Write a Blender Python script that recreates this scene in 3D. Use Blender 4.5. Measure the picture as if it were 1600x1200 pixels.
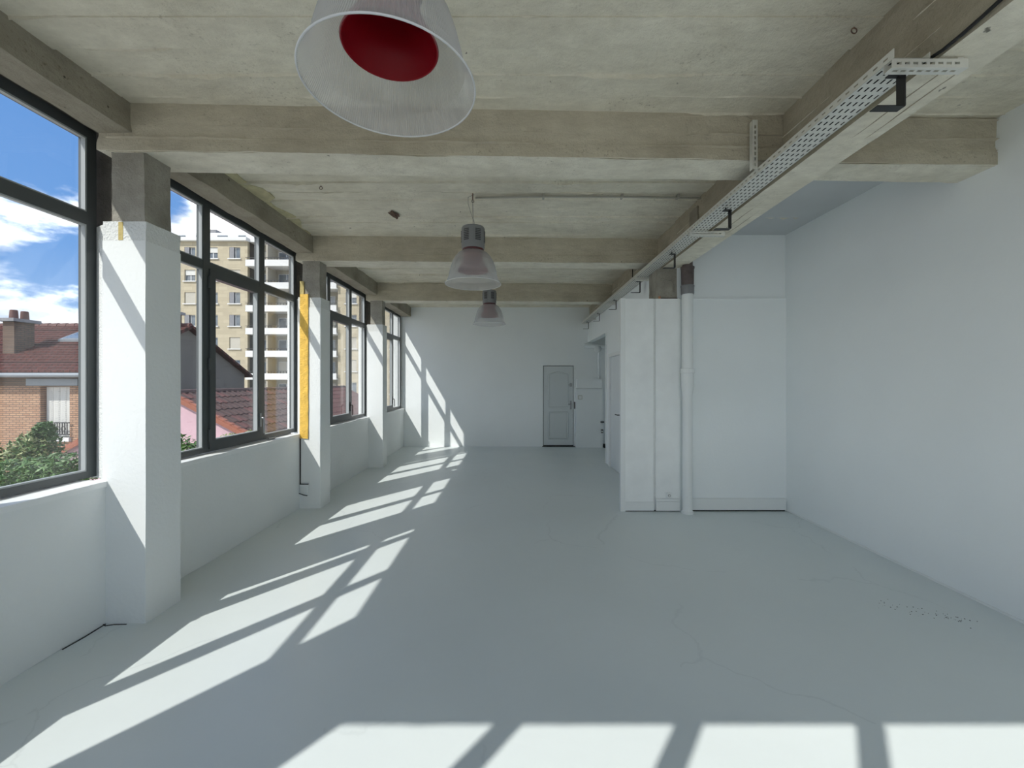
import bpy, math, random
from mathutils import Vector, noise

S = bpy.context.scene
COL = S.collection
for o in list(bpy.data.objects):
    bpy.data.objects.remove(o, do_unlink=True)

# ------------------------------------------------------------ camera
EYE = 1.60
cam_data = bpy.data.cameras.new('camera')
cam_data.sensor_width = 36.0
cam_data.lens = 650.0 / 1600.0 * 36.0
cam_data.shift_x = -3.0 / 1600.0
cam_data.shift_y = -4.0 / 1600.0
cam_data.clip_start = 0.02
cam_data.clip_end = 500
cam = bpy.data.objects.new('camera', cam_data)
COL.objects.link(cam)
cam.location = (0, 0, EYE)
cam.rotation_euler = (math.radians(90), 0, 0)
S.camera = cam

# ------------------------------------------------------------ colour management
S.view_settings.view_transform = 'Standard'
S.view_settings.look = 'None'
S.view_settings.gamma = 1
S.view_settings.use_curve_mapping = False
S.view_settings.exposure = 1.16
S.cycles.diffuse_bounces = 10
S.cycles.max_bounces = 14
S.cycles.transparent_max_bounces = 24

# ------------------------------------------------------------ world: blue sky with cumulus
def nd(nt, typ, loc=(0, 0), **kw):
    n = nt.nodes.new(typ)
    n.location = loc
    for k, v in kw.items():
        setattr(n, k, v)
    return n

SKY_STRENGTH = 1.0
W = bpy.data.worlds.new('sky')
S.world = W
W.use_nodes = True
nt = W.node_tree
nt.nodes.clear()
L = nt.links.new
tc = nd(nt, 'ShaderNodeTexCoord')
sep = nd(nt, 'ShaderNodeSeparateXYZ')
L(tc.outputs['Generated'], sep.inputs[0])
ramp = nd(nt, 'ShaderNodeValToRGB')
e = ramp.color_ramp.elements
e[0].position = 0.0; e[0].color = (0.212, 0.305, 0.445, 1)
e[1].position = 0.75; e[1].color = (0.046, 0.125, 0.318, 1)
m = ramp.color_ramp.elements.new(0.22); m.color = (0.086, 0.184, 0.378, 1)
L(sep.outputs['Z'], ramp.inputs[0])
# clouds: noise on the direction, flattened, thicker towards the horizon
mp = nd(nt, 'ShaderNodeMapping')
mp.inputs['Scale'].default_value = (1.0, 1.0, 2.3)
mp.inputs['Location'].default_value = (4.55, 2.2, 0.62)
L(tc.outputs['Generated'], mp.inputs[0])
ns = nd(nt, 'ShaderNodeTexNoise')
ns.inputs['Scale'].default_value = 3.4
ns.inputs['Detail'].default_value = 9
ns.inputs['Roughness'].default_value = 0.56
L(mp.outputs[0], ns.inputs['Vector'])
zr = nd(nt, 'ShaderNodeMapRange')
zr.inputs['From Min'].default_value = 0.04; zr.inputs['From Max'].default_value = 0.36
zr.inputs['To Min'].default_value = 0.09; zr.inputs['To Max'].default_value = 0.0
L(sep.outputs['Z'], zr.inputs['Value'])
ad = nd(nt, 'ShaderNodeMath', operation='ADD')
L(ns.outputs['Fac'], ad.inputs[0]); L(zr.outputs[0], ad.inputs[1])
cr = nd(nt, 'ShaderNodeMapRange', interpolation_type='SMOOTHSTEP')
cr.inputs['From Min'].default_value = 0.50; cr.inputs['From Max'].default_value = 0.62
L(ad.outputs[0], cr.inputs['Value'])
shade = nd(nt, 'ShaderNodeTexNoise')
shade.inputs['Scale'].default_value = 7.0; shade.inputs['Detail'].default_value = 5
L(mp.outputs[0], shade.inputs['Vector'])
cc = nd(nt, 'ShaderNodeValToRGB')
cc.color_ramp.elements[0].position = 0.36; cc.color_ramp.elements[0].color = (0.46, 0.49, 0.54, 1)
cc.color_ramp.elements[1].position = 0.60; cc.color_ramp.elements[1].color = (1.60, 1.58, 1.54, 1)
L(shade.outputs['Fac'], cc.inputs[0])
mx = nd(nt, 'ShaderNodeMix', data_type='RGBA')
L(cr.outputs[0], mx.inputs[0]); L(ramp.outputs[0], mx.inputs[6]); L(cc.outputs[0], mx.inputs[7])
gz = nd(nt, 'ShaderNodeMath', operation='LESS_THAN')
gz.inputs[1].default_value = -0.01
L(sep.outputs['Z'], gz.inputs[0])
gm = nd(nt, 'ShaderNodeMix', data_type='RGBA')
gm.inputs[7].default_value = (0.30, 0.30, 0.27, 1)
L(gz.outputs[0], gm.inputs[0]); L(mx.outputs[2], gm.inputs[6])
bg = nd(nt, 'ShaderNodeBackground')
bg.inputs['Strength'].default_value = SKY_STRENGTH
L(gm.outputs[2], bg.inputs['Color'])
wo = nd(nt, 'ShaderNodeOutputWorld')
L(bg.outputs[0], wo.inputs[0])

# ------------------------------------------------------------ sun (behind the camera, from the left)
SUN_DIR = Vector((0.77, 1.0, -1.349))
sd = bpy.data.lights.new('sun', 'SUN')
sd.energy = 2.18
sd.angle = math.radians(0.53)
sd.color = (1.0, 0.965, 0.915)
sun = bpy.data.objects.new('sun', sd)
COL.objects.link(sun)
sun.location = (-10, -12, 20)
sun.rotation_euler = SUN_DIR.to_track_quat('-Z', 'Y').to_euler()

# ------------------------------------------------------------ materials
MATS = {}

def mat_base(name):
    m = bpy.data.materials.new(name)
    m.use_nodes = True
    t = m.node_tree
    p = t.nodes['Principled BSDF']
    MATS[name] = m
    return m, t, p

def plain(name, col, rough=0.5, metal=0.0, spec=0.5, bump=0.0, bscale=60.0, var=0.0, vscale=3.0, coat=0.0):
    m, t, p = mat_base(name)
    p.inputs['Roughness'].default_value = rough
    p.inputs['Metallic'].default_value = metal
    p.inputs['Specular IOR Level'].default_value = spec
    p.inputs['Base Color'].default_value = (*col, 1)
    if coat:
        p.inputs['Coat Weight'].default_value = coat
        p.inputs['Coat Roughness'].default_value = 0.08
    tcn = t.nodes.new('ShaderNodeTexCoord')
    if var:
        n = t.nodes.new('ShaderNodeTexNoise')
        n.inputs['Scale'].default_value = vscale
        n.inputs['Detail'].default_value = 6
        t.links.new(tcn.outputs['Object'], n.inputs['Vector'])
        r = t.nodes.new('ShaderNodeValToRGB')
        r.color_ramp.elements[0].position = 0.3
        r.color_ramp.elements[1].position = 0.7
        r.color_ramp.elements[0].color = (*[c * (1 - var) for c in col], 1)
        r.color_ramp.elements[1].color = (*[min(1, c * (1 + var * 0.6)) for c in col], 1)
        t.links.new(n.outputs['Fac'], r.inputs[0])
        t.links.new(r.outputs[0], p.inputs['Base Color'])
    if bump:
        n = t.nodes.new('ShaderNodeTexNoise')
        n.inputs['Scale'].default_value = bscale
        n.inputs['Detail'].default_value = 5
        t.links.new(tcn.outputs['Object'], n.inputs['Vector'])
        b = t.nodes.new('ShaderNodeBump')
        b.inputs['Strength'].default_value = bump
        b.inputs['Distance'].default_value = 0.01
        t.links.new(n.outputs['Fac'], b.inputs['Height'])
        t.links.new(b.outputs[0], p.inputs['Normal'])
    return m

def concrete(name, col, dark, streak=(1, 1, 1), bump=0.6, pits=True, light=None):
    """board-marked concrete: blotches, streaks along the boards, pits"""
    m, t, p = mat_base(name)
    lk = t.links.new
    p.inputs['Roughness'].default_value = 0.9
    p.inputs['Specular IOR Level'].default_value = 0.2
    tcn = t.nodes.new('ShaderNodeTexCoord')
    mpn = t.nodes.new('ShaderNodeMapping')
    mpn.inputs['Scale'].default_value = streak
    lk(tcn.outputs['Object'], mpn.inputs[0])
    big = t.nodes.new('ShaderNodeTexNoise')
    big.inputs['Scale'].default_value = 1.6; big.inputs['Detail'].default_value = 7; big.inputs['Roughness'].default_value = 0.6
    lk(tcn.outputs['Object'], big.inputs['Vector'])
    st = t.nodes.new('ShaderNodeTexNoise')
    st.inputs['Scale'].default_value = 11; st.inputs['Detail'].default_value = 8; st.inputs['Roughness'].default_value = 0.65
    lk(mpn.outputs[0], st.inputs['Vector'])
    r1 = t.nodes.new('ShaderNodeValToRGB')
    r1.color_ramp.elements[0].position = 0.30; r1.color_ramp.elements[0].color = (*dark, 1)
    r1.color_ramp.elements[1].position = 0.58; r1.color_ramp.elements[1].color = (*col, 1)
    lk(big.outputs['Fac'], r1.inputs[0])
    r2 = t.nodes.new('ShaderNodeValToRGB')
    r2.color_ramp.elements[0].position = 0.30; r2.color_ramp.elements[0].color = (0.86, 0.85, 0.83, 1)
    r2.color_ramp.elements[1].position = 0.66; r2.color_ramp.elements[1].color = (1.05, 1.05, 1.04, 1)
    lk(st.outputs['Fac'], r2.inputs[0])
    mm = t.nodes.new('ShaderNodeMix'); mm.data_type = 'RGBA'; mm.blend_type = 'MULTIPLY'
    mm.inputs[0].default_value = 1.0
    lk(r1.outputs[0], mm.inputs[6]); lk(r2.outputs[0], mm.inputs[7])
    sk = t.nodes.new('ShaderNodeTexNoise')
    sk.inputs['Scale'].default_value = 46; sk.inputs['Detail'].default_value = 6; sk.inputs['Roughness'].default_value = 0.7
    lk(tcn.outputs['Object'], sk.inputs['Vector'])
    skr = t.nodes.new('ShaderNodeValToRGB')
    skr.color_ramp.elements[0].position = 0.30; skr.color_ramp.elements[0].color = (0.55, 0.53, 0.49, 1)
    skr.color_ramp.elements[1].position = 0.44; skr.color_ramp.elements[1].color = (1, 1, 1, 1)
    lk(sk.outputs['Fac'], skr.inputs[0])
    m3 = t.nodes.new('ShaderNodeMix'); m3.data_type = 'RGBA'; m3.blend_type = 'MULTIPLY'
    gate = t.nodes.new('ShaderNodeTexNoise'); gate.inputs['Scale'].default_value = 3.2; gate.inputs['Detail'].default_value = 5
    lk(mpn.outputs[0], gate.inputs['Vector'])
    gmr = t.nodes.new('ShaderNodeMapRange'); gmr.inputs['From Min'].default_value = 0.48; gmr.inputs['From Max'].default_value = 0.66
    lk(gate.outputs['Fac'], gmr.inputs['Value']); lk(gmr.outputs[0], m3.inputs[0])
    lk(mm.outputs[2], m3.inputs[6]); lk(skr.outputs[0], m3.inputs[7])
    last = m3.outputs[2]
    if pits:
        vo = t.nodes.new('ShaderNodeTexVoronoi')
        vo.inputs['Scale'].default_value = 6.5
        wv = t.nodes.new('ShaderNodeTexNoise'); wv.inputs['Scale'].default_value = 30
        lk(tcn.outputs['Object'], wv.inputs['Vector'])
        av = t.nodes.new('ShaderNodeVectorMath'); av.operation = 'MULTIPLY_ADD'
        av.inputs[1].default_value = (0.05, 0.05, 0.05)
        lk(wv.outputs['Color'], av.inputs[0]); lk(tcn.outputs['Object'], av.inputs[2])
        lk(av.outputs[0], vo.inputs['Vector'])
        pr = t.nodes.new('ShaderNodeMapRange')
        pr.inputs['From Min'].default_value = 0.045; pr.inputs['From Max'].default_value = 0.085
        lk(vo.outputs['Distance'], pr.inputs['Value'])
        # only some of the cells carry a pit
        sx = t.nodes.new('ShaderNodeSeparateColor')
        lk(vo.outputs['Color'], sx.inputs[0])
        gt = t.nodes.new('ShaderNodeMath'); gt.operation = 'LESS_THAN'; gt.inputs[1].default_value = 0.66
        lk(sx.outputs[0], gt.inputs[0])
        mxx = t.nodes.new('ShaderNodeMath'); mxx.operation = 'MAXIMUM'
        lk(pr.outputs[0], mxx.inputs[0]); lk(gt.outputs[0], mxx.inputs[1])
        pm = t.nodes.new('ShaderNodeMix'); pm.data_type = 'RGBA'
        pm.inputs[6].default_value = (*[c * 0.30 for c in dark], 1)
        lk(mxx.outputs[0], pm.inputs[0]); lk(last, pm.inputs[7])
        last = pm.outputs[2]
    lk(last, p.inputs['Base Color'])
    fine = t.nodes.new('ShaderNodeTexNoise')
    fine.inputs['Scale'].default_value = 34; fine.inputs['Detail'].default_value = 8; fine.inputs['Roughness'].default_value = 0.7
    lk(tcn.outputs['Object'], fine.inputs['Vector'])
    b = t.nodes.new('ShaderNodeBump')
    b.inputs['Strength'].default_value = bump; b.inputs['Distance'].default_value = 0.022
    lk(fine.outputs['Fac'], b.inputs['Height'])
    lk(b.outputs[0], p.inputs['Normal'])
    return m

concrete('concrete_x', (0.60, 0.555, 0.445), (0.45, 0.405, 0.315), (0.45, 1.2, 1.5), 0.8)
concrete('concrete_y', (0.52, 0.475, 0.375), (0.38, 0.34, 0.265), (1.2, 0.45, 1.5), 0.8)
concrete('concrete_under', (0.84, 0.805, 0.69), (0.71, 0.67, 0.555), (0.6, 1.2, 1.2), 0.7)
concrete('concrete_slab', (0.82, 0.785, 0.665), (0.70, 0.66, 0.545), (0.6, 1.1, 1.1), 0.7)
concrete('concrete_spandrel', (0.40, 0.37, 0.30), (0.26, 0.24, 0.19), (1.2, 0.5, 1.5), 0.9)  # darker tone carries the shade of spandrels turned away from the light
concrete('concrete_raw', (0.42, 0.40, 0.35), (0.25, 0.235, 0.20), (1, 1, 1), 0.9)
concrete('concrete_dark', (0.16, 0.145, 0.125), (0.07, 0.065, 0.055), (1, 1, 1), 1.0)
plain('paint_white', (0.80, 0.825, 0.82), 0.55, spec=0.3, bump=0.25, bscale=35, var=0.035, vscale=1.3)
plain('paint_wall', (0.845, 0.88, 0.885), 0.6, spec=0.3, bump=0.14, bscale=26, var=0.03, vscale=0.9)
plain('paint_worn', (0.86, 0.885, 0.88), 0.6, spec=0.3, bump=0.3, bscale=22, var=0.05, vscale=4)
plain('stucco', (0.74, 0.76, 0.75), 0.7, spec=0.2, bump=1.0, bscale=75, var=0.03, vscale=4)
plain('sill_paint', (0.84, 0.86, 0.86), 0.5, bump=0.2, bscale=40, var=0.03)
plain('paint_greyblue', (0.55, 0.57, 0.58), 0.7, spec=0.2, bump=0.2, bscale=25, var=0.08, vscale=1.2)
plain('bead_sunlit', (0.36, 0.38, 0.385), 0.45)  # lighter than the frame: sunlight on its sides is in the colour
plain('frame_metal', (0.070, 0.079, 0.081), 0.38, spec=0.5, var=0.12, vscale=2)
plain('black_metal', (0.012, 0.012, 0.013), 0.45)
plain('black_rubber', (0.010, 0.010, 0.011), 0.6)
plain('zinc', (0.72, 0.72, 0.67), 0.45, metal=0.35, spec=0.5, var=0.06, vscale=6)
plain('cast_iron', (0.115, 0.09, 0.085), 0.6, bump=0.4, bscale=40, var=0.35, vscale=9)
plain('collar_grey', (0.20, 0.20, 0.21), 0.55, var=0.15, vscale=9)
plain('door_grey', (0.62, 0.66, 0.665), 0.45, spec=0.35, var=0.03, vscale=2)
plain('door_pale', (0.70, 0.73, 0.74), 0.5, spec=0.35, var=0.02, vscale=2)
plain('chrome', (0.35, 0.36, 0.37), 0.3, metal=0.9)
plain('yellow_paint', (0.83, 0.52, 0.09), 0.65, bump=0.8, bscale=55, var=0.18, vscale=14)
plain('ochre_paint', (0.55, 0.44, 0.17), 0.75, bump=0.8, bscale=45, var=0.25, vscale=12)
plain('peel_paint', (0.62, 0.57, 0.36), 0.8, bump=0.8, bscale=40, var=0.2, vscale=10)
plain('lamp_grey', (0.20, 0.205, 0.21), 0.42, spec=0.5)
plain('lamp_red', (0.20, 0.003, 0.008), 0.33, spec=0.18)
plain('lamp_bowl_back', (0.24, 0.075, 0.08), 0.5)
plain('lamp_neck', (0.07, 0.012, 0.014), 0.4)
plain('conduit_grey', (0.40, 0.385, 0.33), 0.6)
plain('copper', (0.55, 0.28, 0.16), 0.4, metal=0.6)
plain('rust', (0.16, 0.10, 0.07), 0.85, var=0.3, vscale=30)
plain('dirt', (0.05, 0.05, 0.045), 0.95)
plain('crack', (0.035, 0.035, 0.033), 0.95)

def make_floor_mat():
    m, t, p = mat_base('floor_paint')
    lk = t.links.new
    tcn = t.nodes.new('ShaderNodeTexCoord')
    n = t.nodes.new('ShaderNodeTexNoise'); n.inputs['Scale'].default_value = 0.9; n.inputs['Detail'].default_value = 7
    lk(tcn.outputs['Object'], n.inputs['Vector'])
    r = t.nodes.new('ShaderNodeValToRGB')
    r.color_ramp.elements[0].position = 0.3; r.color_ramp.elements[0].color = (0.635, 0.685, 0.685, 1)
    r.color_ramp.elements[1].position = 0.7; r.color_ramp.elements[1].color = (0.675, 0.725, 0.725, 1)
    lk(n.outputs['Fac'], r.inputs[0])
    # hairline cracks under the paint
    v = t.nodes.new('ShaderNodeTexVoronoi'); v.feature = 'DISTANCE_TO_EDGE'; v.inputs['Scale'].default_value = 0.55
    wv = t.nodes.new('ShaderNodeTexNoise'); wv.inputs['Scale'].default_value = 2.5; wv.inputs['Detail'].default_value = 6
    lk(tcn.outputs['Object'], wv.inputs['Vector'])
    av = t.nodes.new('ShaderNodeVectorMath'); av.operation = 'MULTIPLY_ADD'; av.inputs[1].default_value = (0.5, 0.5, 0)
    lk(wv.outputs['Color'], av.inputs[0]); lk(tcn.outputs['Object'], av.inputs[2]); lk(av.outputs[0], v.inputs['Vector'])
    mr = t.nodes.new('ShaderNodeMapRange'); mr.inputs['From Min'].default_value = 0.0; mr.inputs['From Max'].default_value = 0.006
    lk(v.outputs['Distance'], mr.inputs['Value'])
    gate = t.nodes.new('ShaderNodeTexNoise'); gate.inputs['Scale'].default_value = 1.1
    lk(tcn.outputs['Object'], gate.inputs['Vector'])
    gr = t.nodes.new('ShaderNodeMath'); gr.operation = 'LESS_THAN'; gr.inputs[1].default_value = 0.52
    lk(gate.outputs['Fac'], gr.inputs[0])
    mxn = t.nodes.new('ShaderNodeMath'); mxn.operation = 'MAXIMUM'
    lk(mr.outputs[0], mxn.inputs[0]); lk(gr.outputs[0], mxn.inputs[1])
    mc = t.nodes.new('ShaderNodeMix'); mc.data_type = 'RGBA'; mc.inputs[6].default_value = (0.60, 0.648, 0.648, 1)
    lk(mxn.outputs[0], mc.inputs[0]); lk(r.outputs[0], mc.inputs[7])
    lk(mc.outputs[2], p.inputs['Base Color'])
    rn = t.nodes.new('ShaderNodeTexNoise'); rn.inputs['Scale'].default_value = 1.7; rn.inputs['Detail'].default_value = 5
    lk(tcn.outputs['Object'], rn.inputs['Vector'])
    rr = t.nodes.new('ShaderNodeMapRange'); rr.inputs['To Min'].default_value = 0.24; rr.inputs['To Max'].default_value = 0.44
    lk(rn.outputs['Fac'], rr.inputs['Value']); lk(rr.outputs[0], p.inputs['Roughness'])
    p.inputs['Specular IOR Level'].default_value = 0.5
    b1 = t.nodes.new('ShaderNodeTexNoise'); b1.inputs['Scale'].default_value = 9; b1.inputs['Detail'].default_value = 8
    lk(tcn.outputs['Object'], b1.inputs['Vector'])
    b = t.nodes.new('ShaderNodeBump'); b.inputs['Strength'].default_value = 0.16; b.inputs['Distance'].default_value = 0.01
    lk(b1.outputs['Fac'], b.inputs['Height'])
    lk(b.outputs[0], p.inputs['Normal'])
make_floor_mat()

def schlick(t, f0):
    """reflectance of a clear sheet from the facing angle, the same from both sides"""
    lw = t.nodes.new('ShaderNodeLayerWeight'); lw.inputs['Blend'].default_value = 0.5
    pw = t.nodes.new('ShaderNodeMath'); pw.operation = 'POWER'; pw.inputs[1].default_value = 5.0
    mr = t.nodes.new('ShaderNodeMapRange'); mr.inputs['To Min'].default_value = f0; mr.inputs['To Max'].default_value = 1.0
    t.links.new(lw.outputs['Facing'], pw.inputs[0]); t.links.new(pw.outputs[0], mr.inputs['Value'])
    return mr.outputs[0]

def make_glass(name, tint=(0.985, 0.995, 0.99), f0=0.035):
    m = bpy.data.materials.new(name); m.use_nodes = True
    t = m.node_tree; t.nodes.clear()
    tr = t.nodes.new('ShaderNodeBsdfTransparent'); tr.inputs[0].default_value = (*tint, 1)
    gl = t.nodes.new('ShaderNodeBsdfGlossy'); gl.inputs['Roughness'].default_value = 0.0
    mixn = t.nodes.new('ShaderNodeMixShader')
    out = t.nodes.new('ShaderNodeOutputMaterial')
    t.links.new(schlick(t, f0), mixn.inputs[0])
    t.links.new(tr.outputs[0], mixn.inputs[1]); t.links.new(gl.outputs[0], mixn.inputs[2])
    t.links.new(mixn.outputs[0], out.inputs[0])
    MATS[name] = m
make_glass('glass')

def make_acrylic():
    m = bpy.data.materials.new('acrylic'); m.use_nodes = True
    t = m.node_tree; t.nodes.clear()
    tr = t.nodes.new('ShaderNodeBsdfTransparent'); tr.inputs[0].default_value = (0.92, 0.93, 0.93, 1)
    tl = t.nodes.new('ShaderNodeBsdfTranslucent'); tl.inputs[0].default_value = (0.80, 0.81, 0.82, 1)
    df = t.nodes.new('ShaderNodeBsdfDiffuse'); df.inputs[0].default_value = (0.60, 0.61, 0.63, 1)
    gl = t.nodes.new('ShaderNodeBsdfGlossy'); gl.inputs['Roughness'].default_value = 0.12
    a = t.nodes.new('ShaderNodeMixShader'); a.inputs[0].default_value = 0.5
    b = t.nodes.new('ShaderNodeMixShader'); b.inputs[0].default_value = 0.47
    c = t.nodes.new('ShaderNodeMixShader')
    out = t.nodes.new('ShaderNodeOutputMaterial')
    k = t.links.new
    k(df.outputs[0], a.inputs[1]); k(tl.outputs[0], a.inputs[2])
    k(tr.outputs[0], b.inputs[1]); k(a.outputs[0], b.inputs[2])
    k(schlick(t, 0.05), c.inputs[0]); k(b.outputs[0], c.inputs[1]); k(gl.outputs[0], c.inputs[2])
    k(c.outputs[0], out.inputs[0])
    MATS['acrylic'] = m
make_acrylic()

def brickmat(name, c1, c2, mortar, bw, bh, scale=1.0, axis='xz', msize=0.012, bump=0.4):
    m, t, p = mat_base(name)
    k = t.links.new
    p.inputs['Roughness'].default_value = 0.85; p.inputs['Specular IOR Level'].default_value = 0.2
    tcn = t.nodes.new('ShaderNodeTexCoord')
    sp = t.nodes.new('ShaderNodeSeparateXYZ'); cb = t.nodes.new('ShaderNodeCombineXYZ')
    k(tcn.outputs['Object'], sp.inputs[0])
    k(sp.outputs['X' if axis[0] == 'x' else 'Y'], cb.inputs[0])
    k(sp.outputs['Z' if axis[1] == 'z' else 'Y'], cb.inputs[1])
    br = t.nodes.new('ShaderNodeTexBrick')
    br.inputs['Scale'].default_value = scale
    br.inputs['Color1'].default_value = (*c1, 1); br.inputs['Color2'].default_value = (*c2, 1)
    br.inputs['Mortar'].default_value = (*mortar, 1)
    br.inputs['Brick Width'].default_value = bw; br.inputs['Row Height'].default_value = bh
    br.inputs['Mortar Size'].default_value = msize
    k(cb.outputs[0], br.inputs['Vector'])
    k(br.outputs['Color'], p.inputs['Base Color'])
    b = t.nodes.new('ShaderNodeBump'); b.inputs['Strength'].default_value = bump; b.inputs['Distance'].default_value = 0.02
    b.invert = True
    k(br.outputs['Fac'], b.inputs['Height']); k(b.outputs[0], p.inputs['Normal'])
    return m
brickmat('brick_tan', (0.42, 0.26, 0.165), (0.33, 0.19, 0.12), (0.15, 0.115, 0.09), 0.24, 0.078)
brickmat('brick_side', (0.17, 0.115, 0.085), (0.13, 0.09, 0.07), (0.09, 0.08, 0.07), 0.24, 0.078, axis='yz')  # darkened brick: the shade of the chimney's far side is in the colour
brickmat('roof_small', (0.105, 0.040, 0.034), (0.08, 0.032, 0.028), (0.035, 0.018, 0.016), 0.22, 0.17, axis='xy', msize=0.018, bump=0.8)
brickmat('stone', (0.45, 0.395, 0.285), (0.385, 0.335, 0.24), (0.35, 0.31, 0.23), 1.1, 0.46, msize=0.015, bump=0.15)
plain('stone_white', (0.62, 0.62, 0.60), 0.8, var=0.06, vscale=0.6)
plain('render_beige', (0.36, 0.335, 0.275), 0.85, var=0.1, vscale=0.5)
plain('render_grey', (0.15, 0.142, 0.125), 0.9, bump=0.3, bscale=3, var=0.15, vscale=0.6)
plain('render_pink', (0.55, 0.37, 0.41), 0.9, bump=0.3, bscale=12, var=0.06, vscale=1.5)
plain('shutter_white', (0.55, 0.545, 0.51), 0.6, var=0.05)
plain('shutter_beige', (0.50, 0.47, 0.40), 0.7, var=0.05)
plain('far_glass', (0.13, 0.155, 0.18), 0.12, spec=0.8, var=0.35, vscale=0.8)
plain('far_frame', (0.55, 0.56, 0.56), 0.6)
plain('far_dark', (0.075, 0.07, 0.068), 0.7, var=0.2, vscale=0.4)
plain('tile_brown', (0.080, 0.048, 0.041), 0.8, var=0.30, vscale=5, bump=0.3, bscale=30)
plain('tile_red', (0.115, 0.050, 0.043), 0.8, var=0.25, vscale=5, bump=0.3, bscale=30)
plain('verge_orange', (0.285, 0.105, 0.065), 0.75, var=0.2, vscale=9)
plain('gutter_zinc', (0.22, 0.24, 0.26), 0.5, metal=0.4)
plain('pot_clay', (0.12, 0.06, 0.05), 0.8)
plain('iron_dark', (0.03, 0.03, 0.032), 0.6)
plain('bounce_ground', (0.56, 0.53, 0.47), 0.95, var=0.15, vscale=0.6)  # pale so that sunlight bounces up through the windows
plain('leaf_mid', (0.075, 0.15, 0.035), 0.5, var=0.55, vscale=6)
plain('leaf_pale', (0.30, 0.33, 0.15), 0.5, var=0.35, vscale=8)
plain('bark', (0.09, 0.065, 0.045), 0.9)

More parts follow.
